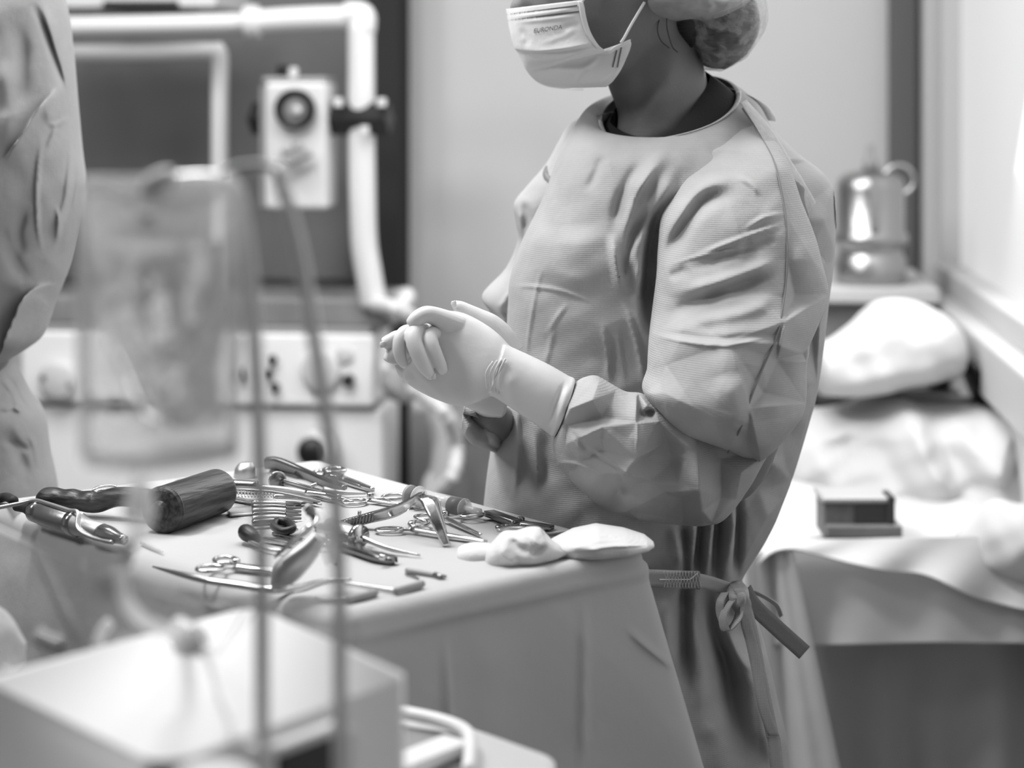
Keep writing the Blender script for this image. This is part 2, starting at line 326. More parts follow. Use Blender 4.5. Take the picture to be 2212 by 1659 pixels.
for ex_, ed in ((1176, 2.300), (1142, 2.372)):
    ey_ = mk('eye', tube([P(ex_-10, -36, ed), P(ex_, -36, ed-.004), P(ex_+10, -36, ed)], [.005, .0095, .005], 16), 'white', nurse)
    mk('iris', tube([P(ex_-8, -36, ed-.012), P(ex_-6, -36, ed-.009)], .0048, 14), 'black', ey_)
    mk('eyebrow', tube([P(ex_-22, -66, ed-.004), P(ex_, -74, ed-.010), P(ex_+26, -66, ed-.018)], [.0014, .0028, .0014], 10), 'hair', nurse)
# ---- hair and cap
mk('hair', join(loft([(1500, 40, 1560, -40, 2.345, .05), (1492, 90, 1620, -20, 2.345, .062), (1503, 130, 1640, 30, 2.345, .066), (1530, 146, 1636, 76, 2.345, .055), (1565, 150, 1615, 115, 2.345, .03)], 40, 40, cap=(True, True)),
                loft([(1430, 10, 1500, -60, 2.345, .074), (1440, 60, 1520, 0, 2.345, .070), (1455, 85, 1520, 50, 2.345, .060), (1478, 110, 1515, 90, 2.345, .04)], 30, 40)), 'hair', nurse)
strand = [tube([P(1428+k*4, 30, 2.283), P(1420+k*7, 62, 2.279), P(1428+k*8, 88+k*4, 2.281), P(1446+k*6, 104+k*3, 2.286)], .0006, 5) for k in (0, 3)]
mk('hair_strands', join(*strand), 'hair', nurse)
brim = loft([(1372, -60, 1385, -140, 2.34, .070), (1360, -5, 1440, -130, 2.34, .086), (1368, 22, 1480, -100, 2.34, .091), (1396, 46, 1530, -60, 2.335, .096), (1450, 54, 1580, -30, 2.335, .092), (1532, 48, 1612, -8, 2.335, .080), (1594, 22, 1626, -12, 2.335, .055)], 80, 90,
            disp=lambda x, y: folds(x, y, [('c', 5, 12, [(1525, -10), (1530, 20), (1527, 40)]), ('c', 4, 10, [(1545, 5), (1530, 22)]), ('r', 4, 14, [(1380, 10), (1440, 2), (1500, 8)]), ('v', 3, 10, [(1400, 22), (1460, 22), (1520, 30)]), ('s', 3, 12, [(1600, 0), (1545, 30), (1500, 42)])])+facets(x, y, crumple(41, 1330, -160, 1660, 80, 26, 4.5)), rough=.0004)
cap = mk('surgical_cap', brim, 'cap', nurse)
bag = loft([(1425, 40, 1500, -60, 2.345, .080), (1445, 55, 1590, -60, 2.345, .088), (1470, 78, 1640, -30, 2.345, .09), (1492, 112, 1655, 10, 2.345, .086), (1512, 147, 1652, 62, 2.345, .07), (1555, 155, 1615, 122, 2.345, .035)], 90, 100,
           disp=lambda x, y: folds(x, y, [('c', 6, 9, [(1445, 52), (1500, 80), (1590, 105)]), ('c', 6, 9, [(1470, 70), (1510, 100), (1570, 130)]), ('c', 5, 8, [(1590, 15), (1620, 40), (1645, 60)]), ('v', 4, 10, [(1460, 62), (1540, 100), (1600, 118)]), ('r', 5, 12, [(1500, 45), (1560, 62), (1620, 70)])])+facets(x, y, crumple(43, 1400, -80, 1680, 170, 24, 3.0)), rough=.0006)
mk('cap_bag', bag, 'capbag', cap)
crown = loft([(1150, -92, 1555, -40, 2.345, .091), (1140, -105, 1568, -70, 2.345, .098), (1150, -150, 1572, -130, 2.345, .101), (1190, -200, 1535, -195, 2.345, .094), (1265, -238, 1465, -238, 2.345, .062), (1330, -250, 1400, -250, 2.345, .02)], 70, 80, rough=.0012, disp=lambda x, y: facets(x, y, crumple(47, 1100, -270, 1620, 0, 30, 3.0)))
mk('cap_crown', crown, 'cap', cap)
# ---- face mask
rows = [((1094, 20), (1255, 1)), ((1096, 32), (1257, 17)), ((1098, 44), (1260, 34)), ((1104, 75), (1268, 64)), ((1112, 103), (1282, 92)), ((1118, 111), (1290, 100)), ((1127, 131), (1312, 110)), ((1138, 152), (1362, 90)), ((1158, 174), (1349, 135)), ((1184, 186), (1328, 170)), ((1215, 190), (1310, 187))]
nu, nv = 150, 110
Lr = catmull([r[0] for r in rows], nv); Rr = catmull([r[1] for r in rows], nv)
u = np.linspace(0, 1, nu)[None]; near = (Lr[:, None, :]*(1-u[..., None])+Rr[:, None, :]*u[..., None])
vv_ = np.linspace(0, 1, nv)[:, None]
bul = np.sin(np.clip(vv_, 0, 1)*PI)**.6
dn = 2.345-0.088*np.sqrt(np.clip(1-(1-u)**2, 0, 1))*(1-0.25*vv_**3)+0*vv_ - .004*bul
mx, my = near[..., 0], near[..., 1]+7*np.sin(u*PI)*np.sin(vv_*PI)
mfold = folds(mx.ravel(), my.ravel(), [('s', 4.6, 16, [(1283, 93), (1220, 104), (1160, 110), (1112, 112)]), ('s', 4.6, 20, [(1305, 106), (1260, 112), (1200, 134), (1140, 156)]), ('c', 1.5, 8, [(1300, 122), (1262, 150), (1238, 186)]),
    ('r', 1.6, 5, [(1095, 38), (1180, 28), (1255, 16)]), ('c', 1.6, 7, [(1100, 50), (1180, 42), (1260, 32)]), ('c', 1.0, 9, [(1250, 45), (1225, 74), (1160, 98)]), ('v', 1.8, 8, [(1120, 60), (1140, 84), (1130, 104)]), ('c', 1.4, 7, [(1345, 140), (1320, 165), (1290, 184)]), ('v', 1.5, 7, [(1210, 60), (1240, 56), (1256, 50)]),
    ('r', 1.5, 8, [(1190, 160), (1250, 150), (1300, 130)])]).reshape(mx.shape)
dn = dn-mfold
NG = np.stack([(mx-HX)*dn/FPX, dn, HC-(my-HY)*dn/FPX], -1)
uf = np.linspace(1, 0, 40)[None]; Fx = Lr[:, None, 0]+((1-uf)*0+uf**1.6*46); Fy = Lr[:, None, 1]+uf*4; Fd = 2.345+0.088*np.sqrt(np.clip(1-(1-uf)**2, 0, 1))+0*vv_
FG = np.stack([(Fx-HX)*Fd/FPX, Fd, HC-(Fy-HY)*Fd/FPX], -1)
MG = np.concatenate([FG[:, :-1], NG], 1)
mask = mk('face_mask', sheet(MG, .0012), 'mask', nurse)
def msurf(x, y, off=.0012):
    k = np.argmin((mx-x)**2+(my-y)**2); i, j = divmod(k, nu); d = dn[i, j]-off; return P(x, y, d)
rim = [msurf(*p, .001) for p in ((1254, 4), (1257, 18), (1260, 36), (1268, 64), (1278, 84), (1290, 100), (1302, 110))]
mk('side_binding', ribbon([r for r in rim], .0062, .0014, across=(1, 0.2, -.1)), 'mask', mask)
flap = [P(1292, 112, 2.262), P(1315, 113, 2.258), P(1330, 103, 2.257), P(1362, 89, 2.258)]
mk('side_binding', ribbon(flap, .0042, .0016, across=(0, -.3, 1)), 'mask', mask)
dd = []
def dot(x, y, r=.0007):
    p = msurf(x, y, .0009); return box(r*2, r*2, r*2, (p.x, p.y, p.z-r))
for k in range(42): t = k/41; dd.append(dot(1097+t*148, 31-t*19)); dd.append(dot(1099+t*150, 44-t*19))
mk('weld_dots', join(*dd), 'dots', mask, smooth=False); dd = []
for k in range(13): t = k/12; dd.append(dot(1342-t*8, 104+t*40)); dd.append(dot(1332-t*8, 110+t*34))
mk('weld_dots', join(*dd), 'dots', mask, smooth=False)
def loop(pts): return mk('ear_loop', tube(pts, .0016, 8, 40), 'mask', mask)
loop([P(1256, 6, 2.262), P(1264, -4, 2.26), P(1300, -32, 2.262), P(1400, -70, 2.27)]); loop([P(1341, 92, 2.256), P(1348, 82, 2.255), P(1362, 56, 2.256), P(1376, 32, 2.258), P(1392, 5, 2.262)])
# printed word on the upper panel
cu = bpy.data.curves.new('print', 'FONT'); cu.body = 'EURONDA'; cu.size = 1; cu.extrude = 0
to = bpy.data.objects.new('print_tmp', cu); C.objects.link(to); bpy.context.view_layer.update()
me = bpy.data.meshes.new_from_object(to); bpy.data.objects.remove(to)
tb = bmesh.new(); tb.from_mesh(me); bmesh.ops.subdivide_edges(tb, edges=tb.edges[:], cuts=1)
xs = [v.co.x for v in tb.verts]; ys = [v.co.y for v in tb.verts]; x0, x1, y1 = min(xs), max(xs), max(ys)
for v in tb.verts:
    s, t = (v.co.x-x0)/(x1-x0), v.co.y/y1; v.co = msurf(1153+s*61+t*1, 71.5-s*9-t*9.5, .0022)
tb.to_mesh(me); tb.free(); tv = [tuple(v.co) for v in me.vertices]; tf = [tuple(p.vertices) for p in me.polygons]
mk('printed_word', (tv, tf), 'ink', mask, smooth=False)
# ---- undershirt
shirt = loft([(1318, 262, 1534, 164, 2.337, .078, 80), (1312, 268, 1552, 176, 2.335, .082, 80), (1304, 276, 1578, 196, 2.335, .088, 80), (1272, 300, 1620, 240, 2.335, .100, 60), (1235, 360, 1680, 330, 2.335, .115, 30), (1205, 450, 1700, 440, 2.34, .120, 5), (1190, 700, 1700, 690, 2.35, .115), (1180, 1100, 1600, 1100, 2.35, .105)], 60, 80, ex=1.35, cap=(False, False),
             disp=lambda x, y: folds(x, y, [('s', 2.0, 10, [(1412, 292), (1480, 235), (1535, 190)]), ('c', 1.5, 5, [(1512, 196), (1530, 222)])]))
sh = mk('scrub_shirt', shirt, 'shirt', nurse)
# ---- gown
TOR = [('v', 34, 24, [(1435, 395), (1412, 500), (1404, 600), (1400, 720)]), ('r', 16, 14, [(1475, 340), (1440, 400), (1398, 500), (1380, 620), (1392, 760)]), ('v', 14, 12, [(1400, 440), (1362, 540), (1350, 640)]),
  ('c', 14, 16, [(1320, 500), (1330, 570), (1346, 640)]), ('c', 12, 14, [(1398, 470), (1362, 560), (1348, 645)]), ('v', 8, 13, [(1400, 335), (1345, 420), (1322, 520)]), ('c', 5, 10, [(1420, 345), (1370, 430), (1345, 520)]), ('r', 8, 18, [(1450, 310), (1400, 370), (1350, 430)]),
  ('c', 3, 7, [(1100, 618), (1160, 620), (1225, 632), (1292, 657)]), ('c', 3, 7, [(1178, 560), (1160, 620), (1142, 720), (1136, 800)]), ('c', 3, 9, [(1198, 700), (1185, 760), (1170, 800)]), ('c', 3, 8, [(1230, 650), (1200, 690), (1178, 730)]),
  ('v', 4, 10, [(1305, 330), (1285, 380), (1262, 420)]), ('c', 6, 12, [(1238, 262), (1205, 340), (1165, 440), (1135, 520)]), ('v', 5, 9, [(1262, 240), (1225, 310), (1185, 400), (1150, 480), (1136, 540)]),
  ('c', 6, 10, [(1345, 640), (1375, 740), (1395, 850)]), ('c', 5, 9, [(1300, 690), (1312, 770), (1315, 850)]), ('c', 3, 8, [(1330, 700), (1342, 780), (1350, 840)]), ('r', 12, 60, [(1230, 480), (1235, 560), (1220, 640)]),
  ('v', 8, 14, [(1128, 880), (1133, 960), (1138, 1080)]), ('c', 6, 10, [(1112, 850), (1118, 960), (1110, 1090)]), ('v', 7, 16, [(1175, 900), (1180, 1000), (1150, 1100)]), ('c', 4, 9, [(1150, 930), (1162, 1010), (1160, 1080)]),
  # gathers above the belt
  ('v', 16, 9, [(1470, 1120), (1482, 1170), (1484, 1280)]), ('v', 26, 12, [(1527, 1080), (1514, 1170), (1505, 1280)]), ('v', 26, 12, [(1562, 1080), (1552, 1170), (1544, 1280)]), ('v', 22, 9, [(1594, 1040), (1597, 1150), (1588, 1270)]),
  ('r', 10, 11, [(1500, 1110), (1500, 1170), (1490, 1225)]), ('r', 12, 12, [(1545, 1110), (1532, 1170), (1524, 1226)]), ('r', 12, 11, [(1585, 1080), (1580, 1150), (1566, 1225)]), ('r', 8, 10, [(1452, 1130), (1462, 1180), (1466, 1226)]),
  # skirt
  ('v', 28, 14, [(1484, 1215), (1481, 1330), (1486, 1500)]), ('v', 38, 22, [(1518, 1215), (1530, 1285), (1545, 1380), (1575, 1460), (1590, 1560), (1610, 1680)]), ('r', 12, 22, [(1508, 1275), (1510, 1400), (1520, 1560)]), ('r', 16, 24, [(1575, 1380), (1612, 1440), (1640, 1520), (1660, 1660)]),
  ('c', 10, 12, [(1572, 1365), (1592, 1410), (1622, 1445)]), ('v', 14, 16, [(1600, 1350), (1625, 1390), (1630, 1420)]), ('v', 10, 12, [(1558, 1280), (1572, 1320), (1585, 1360)]), ('r', 10, 14, [(1450, 1275), (1440, 1360), (1460, 1460)]), ('c', 6, 14, [(1640, 1490), (1650, 1580), (1660, 1655)]),
  ('r', 8, 40, [(1540, 1520), (1555, 1600), (1560, 1700)])]
CR1 = crumple(5, 1000, 230, 1850, 2150, 62, 2.6)
CR2 = crumple(8, 1380, 250, 1830, 1040, 52, 2.2)
CR3 = crumple(11, 1170, 780, 1700, 1180, 34, 2.0)
TF = [(1560, 190, 0), (1602, 228, 0), (1655, 262, 4), (1640, 300, 6), (1675, 366, 2), (1702, 343, 10), (1706, 471, 0), (1775, 474, 12), (1789, 633, 6), (1760, 345, -4), (1800, 400, -4), (1812, 560, -4), (1740, 590, -6), (1753, 700, -8), (1768, 700, 8), (1765, 830, 0), (1700, 860, -6), (1742, 900, 6), (1690, 980, 0), (1672, 1000, 8),
      (1710, 1040, -2), (1640, 1060, -4), (1655, 1110, 6), (1690, 1080, 0), (1610, 1110, -6), (1620, 1180, 4), (1600, 1230, 0), (1580, 1180, 0), (1600, 980, 0), (1640, 800, 0), (1650, 500, 0), (1600, 350, 0)]
torso = loft([(1300, 262, 1590, 200, 2.335, .072, 62), (1292, 262, 1602, 202, 2.335, .078, 60), (1262, 252, 1640, 228, 2.335, .092, 52), (1238, 282, 1672, 280, 2.335, .112, 36), (1205, 340, 1722, 330, 2.335, .135, 20), (1172, 430, 1780, 378, 2.335, .152, 6), (1128, 520, 1803, 440, 2.335, .158),
   (1102, 600, 1797, 560, 2.335, .160), (1097, 660, 1788, 640, 2.335, .158), (1093, 730, 1780, 715, 2.335, .152), (1085, 850, 1764, 830, 2.335, .146), (1062, 960, 1740, 925, 2.335, .140), (1049, 1050, 1702, 1045, 2.335, .136), (1045, 1120, 1658, 1150, 2.335, .128), (1060, 1200, 1607, 1232, 2.335, .118),
   (1062, 1252, 1604, 1256, 2.335, .118), (1055, 1290, 1618, 1285, 2.335, .124), (1042, 1380, 1645, 1370, 2.335, .135), (1035, 1500, 1674, 1490, 2.335, .150), (1028, 1670, 1706, 1660, 2.335, .160), (1015, 2120, 1740, 2120, 2.335, .175)], 420, 300, ex=2.15, cap=(False, False), front=.68,
   disp=lambda x, y: folds(x, y, TOR)*1.15+facets(x, y, TF, 1.4)+facets(x, y, CR1, 1.25), rough=.0012)
tva = np.array(torso[0]); tpx = HX+tva[:6000, 0]*FPX/tva[:6000, 1]; rw = np.repeat(np.arange(20), 300); front_ = np.tile(np.arange(300) < 204, 20)
tva[:6000, 2] -= .0075*np.exp(-((tpx-1322)/13)**2)*(1-rw/20)*front_; torso = (tva.tolist(), torso[1])
gown = mk('surgical_gown', torso, 'gown', nurse)
sl = gown.modifiers.new('thick', 'SOLIDIFY'); sl.thickness = .0012; sl.offset = -1
# neck binding follows the front of the neckline
nb = []
tv0 = np.array(torso[0][:300*20]).reshape(20, 300, 3); tvN = tv0
for k in range(0):
    th = -0.25+k/40*(PI+.25); c, s = math.cos(th), math.sin(th); s2 = math.copysign(abs(s)**(2/2.15), s); c2 = math.copysign(abs(c)**(2/2.15), c)
    nb.append(P(1445-145*c2, 231+31*c2+62*s2 + (9*math.exp(-((th-.45)/.12)**2)), 2.335-.0735*s2))
r0 = tv0[0, 0:206]; cxy = np.array([P(1445, 231, 2.335).x, 2.335]); of = r0[:, :2]-cxy; of = of/np.linalg.norm(of, axis=1)[:, None]
bnd = []
for j in range(0, 206, 3):
    o_ = np.array([of[j, 0], of[j, 1], .55])*.0024; bnd.append([tuple(r0[j]-o_*.2)]+[tuple(tvN[k_, j]+o_*w_) for k_, w_ in ((0, .8), (3, 1.15), (7, 1.15), (11, 1.0), (14, .3))])
mk('neck_binding', sheet(np.array(bnd), .0012), 'binding', gown)
# back collar flap and shoulder panel
mk('collar_flap', loft([(1572, 188, 1600, 205, 2.36, .02), (1592, 196, 1655, 228, 2.37, .03), (1610, 215, 1672, 250, 2.37, .03), (1640, 258, 1676, 262, 2.36, .014)], 24, 30, rough=.0008), 'gown_back', gown)
pan = catmull([(1600, 222, 1612, 216, 2.262), (1642, 290, 1664, 276, 2.236), (1672, 352, 1706, 344, 2.215), (1692, 420, 1748, 412, 2.20), (1705, 480, 1777, 474, 2.205), (1738, 540, 1784, 545, 2.225), (1765, 590, 1788, 600, 2.25), (1786, 634, 1790, 636, 2.27)], 60)
pg = np.array([[tuple(P(a[0]*(1-t)+a[2]*t, a[1]*(1-t)+a[3]*t, a[4]+.035*t*t)) for t in np.linspace(0, 1, 14)] for a in pan])
mk('back_panel', sheet(pg, .001), 'gown_back', gown)
# ---- near sleeve
FA = [(1296, 815, 3), (1277, 857, 10), (1300, 900, 0), (1300, 916, 9), (1331, 843, 0), (1340, 838, 4), (1249, 942, 6), (1371, 906, 8), (1296, 972, 0), (1373, 984, 8), (1374, 846, 8), (1380, 850, -4), (1384, 900, -4), (1397, 993, -4), (1405, 1040, 0), (1507, 1050, 10), (1470, 1053, 9), (1350, 1014, 8), (1503, 972, 6), (1432, 1060, 3), (1357, 1101, 5), (1536, 1125, 5),
      (1228, 923, -4), (1202, 996, 4), (1230, 880, 4), (1222, 960, 0), (1420, 905, 8), (1410, 880, 6), (1395, 870, 6), (1440, 960, -2), (1455, 1000, -4), (1462, 1040, 6), (1480, 990, 4), (1250, 1000, 1), (1300, 1020, 4), (1270, 1050, 3), (1330, 1060, 0), (1320, 1090, 0), (1440, 1120, -4), (1480, 1130, -4), (1515, 1100, 4), (1560, 1080, -6), (1560, 1000, -8), (1600, 1020, 2), (1590, 1080, 0), (1470, 1075, 0), (1190, 900, 0), (1190, 1050, 0), (1280, 1120, 0), (1420, 1160, 0), (1620, 1150, 0), (1700, 950, 0), (1500, 850, 0), (1300, 790, 0)]
fore = loft([(1655, 900, 1650, 985, 2.13, .04), (1615, 880, 1606, 1065, 2.135, .055), (1575, 870, 1560, 1118, 2.13, .062), (1530, 868, 1520, 1131, 2.125, .064), (1475, 868, 1455, 1132, 2.12, .060), (1425, 866, 1395, 1124, 2.11, .056), (1385, 850, 1350, 1113, 2.10, .055), (1352, 846, 1300, 1094, 2.10, .052), (1318, 828, 1262, 1064, 2.10, .05),
   (1288, 812, 1230, 1034, 2.10, .048), (1262, 816, 1205, 1004, 2.10, .045), (1246, 826, 1194, 968, 2.10, .042), (1238, 836, 1198, 945, 2.10, .036), (1234, 842, 1203, 935, 2.10, .033)], 220, 200, cap=(True, False), front=.66,
   disp=lambda x, y: facets(x, y, FA, 2.2)+facets(x, y, CR3)+folds(x, y, [('c', 2.5, 7, [(1249, 942), (1310, 990), (1375, 1025), (1440, 1052)]), ('v', 5, 6, [(1231, 925), (1250, 950), (1270, 978)]), ('c', 3, 5, [(1373, 850), (1374, 910), (1373, 985)]), ('v', 8, 7, [(1398, 880), (1404, 892), (1412, 880)]),
        ('c', 3, 6, [(1202, 996), (1240, 1000), (1290, 1012)]), ('v', 3, 4, [(1260, 972), (1320, 1000), (1380, 1040)]), ('v', 3, 5, [(1330, 1010), (1340, 1045), (1352, 1080)]), ('c', 2.5, 5, [(1345, 1050), (1322, 1080), (1310, 1095)])]), rough=.0008)
UA = [(1402, 720, 0), (1466, 734, 8), (1432, 845, 8), (1440, 790, -2), (1410, 800, -3), (1425, 828, 0), (1675, 722, 4), (1679, 740, 6), (1570, 735, 10), (1540, 900, 4), (1617, 880, 4), (1682, 745, 8), (1690, 691, 10), (1736, 776, 12), (1738, 869, 6), (1640, 988, 4), (1625, 977, -6), (1650, 850, -6), (1680, 780, -2), (1570, 980, -2), (1530, 940, -2), (1450, 930, 0), (1500, 880, 2),
      (1752, 560, 8), (1788, 637, 0), (1736, 766, 0), (1706, 480, 4), (1720, 640, -8), (1700, 560, 0), (1690, 640, 2), (1430, 520, 0), (1540, 400, 0), (1600, 300, 0), (1700, 350, 0), (1800, 470, 0), (1820, 640, 0), (1780, 900, 0), (1640, 1040, 0), (1440, 960, 0), (1380, 850, 0), (1380, 700, 0), (1410, 600, 0), (1640, 560, 0), (1560, 620, 0), (1480, 680, -3)]
UF = [('r', 13, 20, [(1420, 560), (1455, 480), (1505, 410), (1570, 388), (1620, 396)]), ('v', 13, 17, [(1432, 590), (1470, 500), (1530, 430), (1610, 425)]), ('c', 6, 9, [(1490, 560), (1560, 530), (1640, 500), (1702, 478)]), ('v', 6, 11, [(1480, 585), (1560, 560), (1640, 530), (1695, 515)]),
      ('c', 3, 5, [(1425, 580), (1520, 552), (1690, 528)]), ('r', 9, 13, [(1440, 640), (1540, 610), (1640, 575), (1695, 545)]), ('v', 9, 13, [(1430, 690), (1500, 655), (1600, 620), (1690, 580)]), ('r', 7, 15, [(1430, 712), (1520, 690), (1620, 665), (1692, 620)]), ('v', 6, 12, [(1440, 600), (1470, 590), (1490, 575)]), ('c', 4, 8, [(1602, 500), (1650, 470), (1700, 460)]),
      ('c', 5, 9, [(1590, 380), (1625, 400), (1640, 425)]), ('c', 3, 8, [(1500, 330), (1560, 322), (1620, 330)]), ('v', 7, 12, [(1480, 385), (1530, 350), (1585, 340)]), ('r', 5, 12, [(1470, 360), (1520, 330), (1570, 322)]),
      ('c', 4, 6, [(1404, 722), (1470, 733), (1560, 742), (1672, 722)]), ('v', 5, 8, [(1404, 712), (1470, 722), (1560, 730), (1660, 712)]), ('r', 10, 40, [(1560, 800), (1580, 880), (1560, 930)])]
upper = loft([(1530, 285, 1630, 246, 2.32, .030), (1495, 338, 1672, 300, 2.268, .058), (1458, 398, 1703, 355, 2.225, .078), (1430, 460, 1728, 430, 2.20, .088), (1422, 530, 1755, 500, 2.185, .094), (1418, 600, 1774, 570, 2.17, .096), (1410, 665, 1787, 634, 2.16, .096), (1403, 722, 1768, 690, 2.14, .098), (1400, 765, 1745, 745, 2.125, .098),
   (1398, 800, 1737, 790, 2.115, .098), (1388, 842, 1738, 845, 2.105, .096), (1418, 884, 1732, 885, 2.10, .090), (1456, 924, 1708, 920, 2.10, .082), (1490, 938, 1682, 950, 2.10, .072), (1545, 955, 1655, 975, 2.11, .055), (1590, 980, 1640, 990, 2.12, .03)], 300, 240, ex=2.1, cap=(False, True), front=.68,
   disp=lambda x, y: facets(x, y, UA, 1.7)+folds(x, y, UF)*1.1+facets(x, y, CR2, 1.3), rough=.0010)
sleeve = mk('sleeve', join(upper, fore), 'gown', gown)
# stitched seam running down the back of the sleeve
sv = np.array(upper[0][:300*240]).reshape(300, 240, 3)[:, :, :]; sp_ = sv.reshape(-1, 3); fy = sp_[:, 1]
spx = HX+sp_[:, 0]*FPX/fy; spy = HY+(HC-sp_[:, 2])*FPX/fy; fr = np.tile(np.arange(240) < 163, 300)
def on_sleeve(x, y, off=.0008, dm=None):
    k = np.argmin((spx-x)**2+(spy-y)**2+(~fr)*1e6); return P(x, y, fy[k]-off)
seam = catmull([(1604, 234), (1640, 290), (1668, 340), (1682, 385), (1696, 460), (1700, 520), (1701, 560), (1697, 620), (1688, 680), (1678, 728), (1650, 790), (1622, 860), (1600, 925), (1572, 978)], 60)
seam3 = [on_sleeve(*p) for p in seam]; sy_ = np.array([p.y for p in seam3]); sy_ = np.convolve(np.pad(sy_, 3, 'edge'), np.ones(7)/7, 'valid')
mk('sleeve_seam', tube([P(p[0], p[1], y-.0012) for p, y in zip(seam, sy_)], .0011, 6, 120), 'seam', sleeve)
# ---- far sleeve and far cuff
farU = loft([(1262, 248, 1330, 240, 2.40, .05), (1225, 275, 1330, 290, 2.42, .06), (1182, 350, 1320, 360, 2.43, .065), (1140, 400, 1310, 410, 2.43, .066), (1111, 438, 1300, 450, 2.43, .066), (1114, 480, 1290, 500, 2.43, .064), (1118, 520, 1280, 550, 2.43, .062), (1092, 580, 1270, 600, 2.43, .06), (1042, 636, 1250, 690, 2.42, .058), (1058, 672, 1240, 760, 2.41, .055), (1082, 712, 1230, 800, 2.40, .05), (1110, 765, 1220, 860, 2.39, .045)], 120, 100,
   disp=lambda x, y: folds(x, y, [('v', 8, 9, [(1128, 430), (1138, 470), (1132, 510)]), ('c', 5, 8, [(1120, 450), (1125, 490), (1122, 520)]), ('c', 6, 8, [(1075, 670), (1090, 650), (1105, 620)]), ('v', 8, 8, [(1085, 668), (1098, 690), (1104, 720)])]), rough=.001)
farF = loft([(1240, 830, 1230, 990, 2.42, .04), (1160, 850, 1150, 1000, 2.42, .045), (1110, 870, 1100, 985, 2.38, .045), (1066, 880, 1062, 974, 2.29, .042), (1030, 868, 1020, 955, 2.24, .038), (1004, 868, 996, 925, 2.21, .03)], 70, 80, cap=(True, True),
   disp=lambda x, y: facets(x, y, [(985, 860, 0), (985, 990, 0), (1110, 860, 0), (1110, 990, 0), (1010, 872, 4), (1033, 895, 10), (996, 896, -4), (1030, 905, -6), (1060, 903, 2), (1012, 918, 6), (1050, 912, 8), (1045, 935, -4), (1070, 930, 6), (1030, 945, 6), (1055, 962, -4), (1066, 948, 4)], 2.4), rough=.0012)
mk('sleeve', join(farU, farF), 'gown', gown)
# ---- belt, knot and tails
def rb(name, pts, w, m='belt', across=(0, -.15, 1), th=.0012): return mk(name, ribbon([P(*p) for p in pts], w, th, across), m, gown)
rb('belt', [(1330, 1246, 2.20), (1380, 1248, 2.205), (1440, 1251, 2.20), (1475, 1252, 2.202), (1511, 1254, 2.205)], .0205)
rb('belt', [(1508, 1254, 2.203), (1540, 1262, 2.215), (1575, 1274, 2.23), (1592, 1281, 2.235)], .017, across=(.15, -.2, 1))
hat = [tube([P(1434+i*6.5, 1233, 2.196+.00005*i), P(1434+i*6.5+10, 1271, 2.197)], .0003, 5) for i in range(12)]+[tube([P(1444+i*6.5, 1233, 2.196), P(1444+i*6.5-10, 1271, 2.197)], .0003, 5) for i in range(11)]
mk('belt_stitching', join(*hat), 'binding', gown)
mk('belt_seam', tube([P(1425, 1252, 2.198), P(1490, 1252, 2.198), P(1499, 1245, 2.2), P(1507, 1238, 2.2)], .0007, 6, 20, lin=True), 'mask', gown)
mk('belt_patch', ribbon([P(1474, 1252, 2.2), P(1512, 1254, 2.2035)], .0208, .0009, (0, -.15, 1)), 'belt_dark', gown)
mk('belt_knot', join(loft([(1578, 1262, 1605, 1258, 2.22, .012), (1570, 1280, 1616, 1272, 2.205, .02), (1574, 1300, 1618, 1296, 2.205, .02), (1584, 1318, 1612, 1316, 2.21, .012)], 30, 30, disp=lambda x, y: folds(x, y, [('v', 5, 5, [(1578, 1270), (1592, 1290), (1590, 1310)]), ('c', 4, 5, [(1590, 1262), (1606, 1285), (1606, 1312)])]))), 'belt', gown)
rb('belt_loop', [(1592, 1285, 2.198), (1574, 1305, 2.19), (1562, 1335, 2.19), (1569, 1362, 2.19), (1588, 1346, 2.185), (1597, 1322, 2.19), (1590, 1296, 2.198)], .013, across=(.5, -.6, .25))
rb('belt_loop', [(1566, 1280, 2.2), (1556, 1300, 2.195), (1556, 1325, 2.195), (1568, 1358, 2.192)], .010, across=(.8, -.5, .2))
rb('belt_tail', [(1594, 1272, 2.192), (1610, 1300, 2.186), (1612, 1345, 2.186), (1624, 1392, 2.188), (1636, 1450, 2.185), (1650, 1530, 2.18), (1672, 1590, 2.178)], .0125, across=(1, -.15, 0))
rb('belt_tail', [(1606, 1300, 2.192), (1620, 1350, 2.19), (1634, 1420, 2.19), (1650, 1500, 2.186), (1668, 1586, 2.182), (1672, 1600, 2.182), (1680, 1680, 2.18)], .0145, across=(1, .1, 0))
rb('belt_tail', [(1610, 1276, 2.25), (1630, 1310, 2.25), (1680, 1358, 2.25), (1738, 1410, 2.25)], .0185, 'belt_dark', across=(.66, 0, .75))
rb('belt_loop', [(1612, 1272, 2.262), (1645, 1286, 2.262), (1676, 1306, 2.262), (1688, 1330, 2.262), (1684, 1322, 2.264)], .006, across=(.5, -.7, .6))
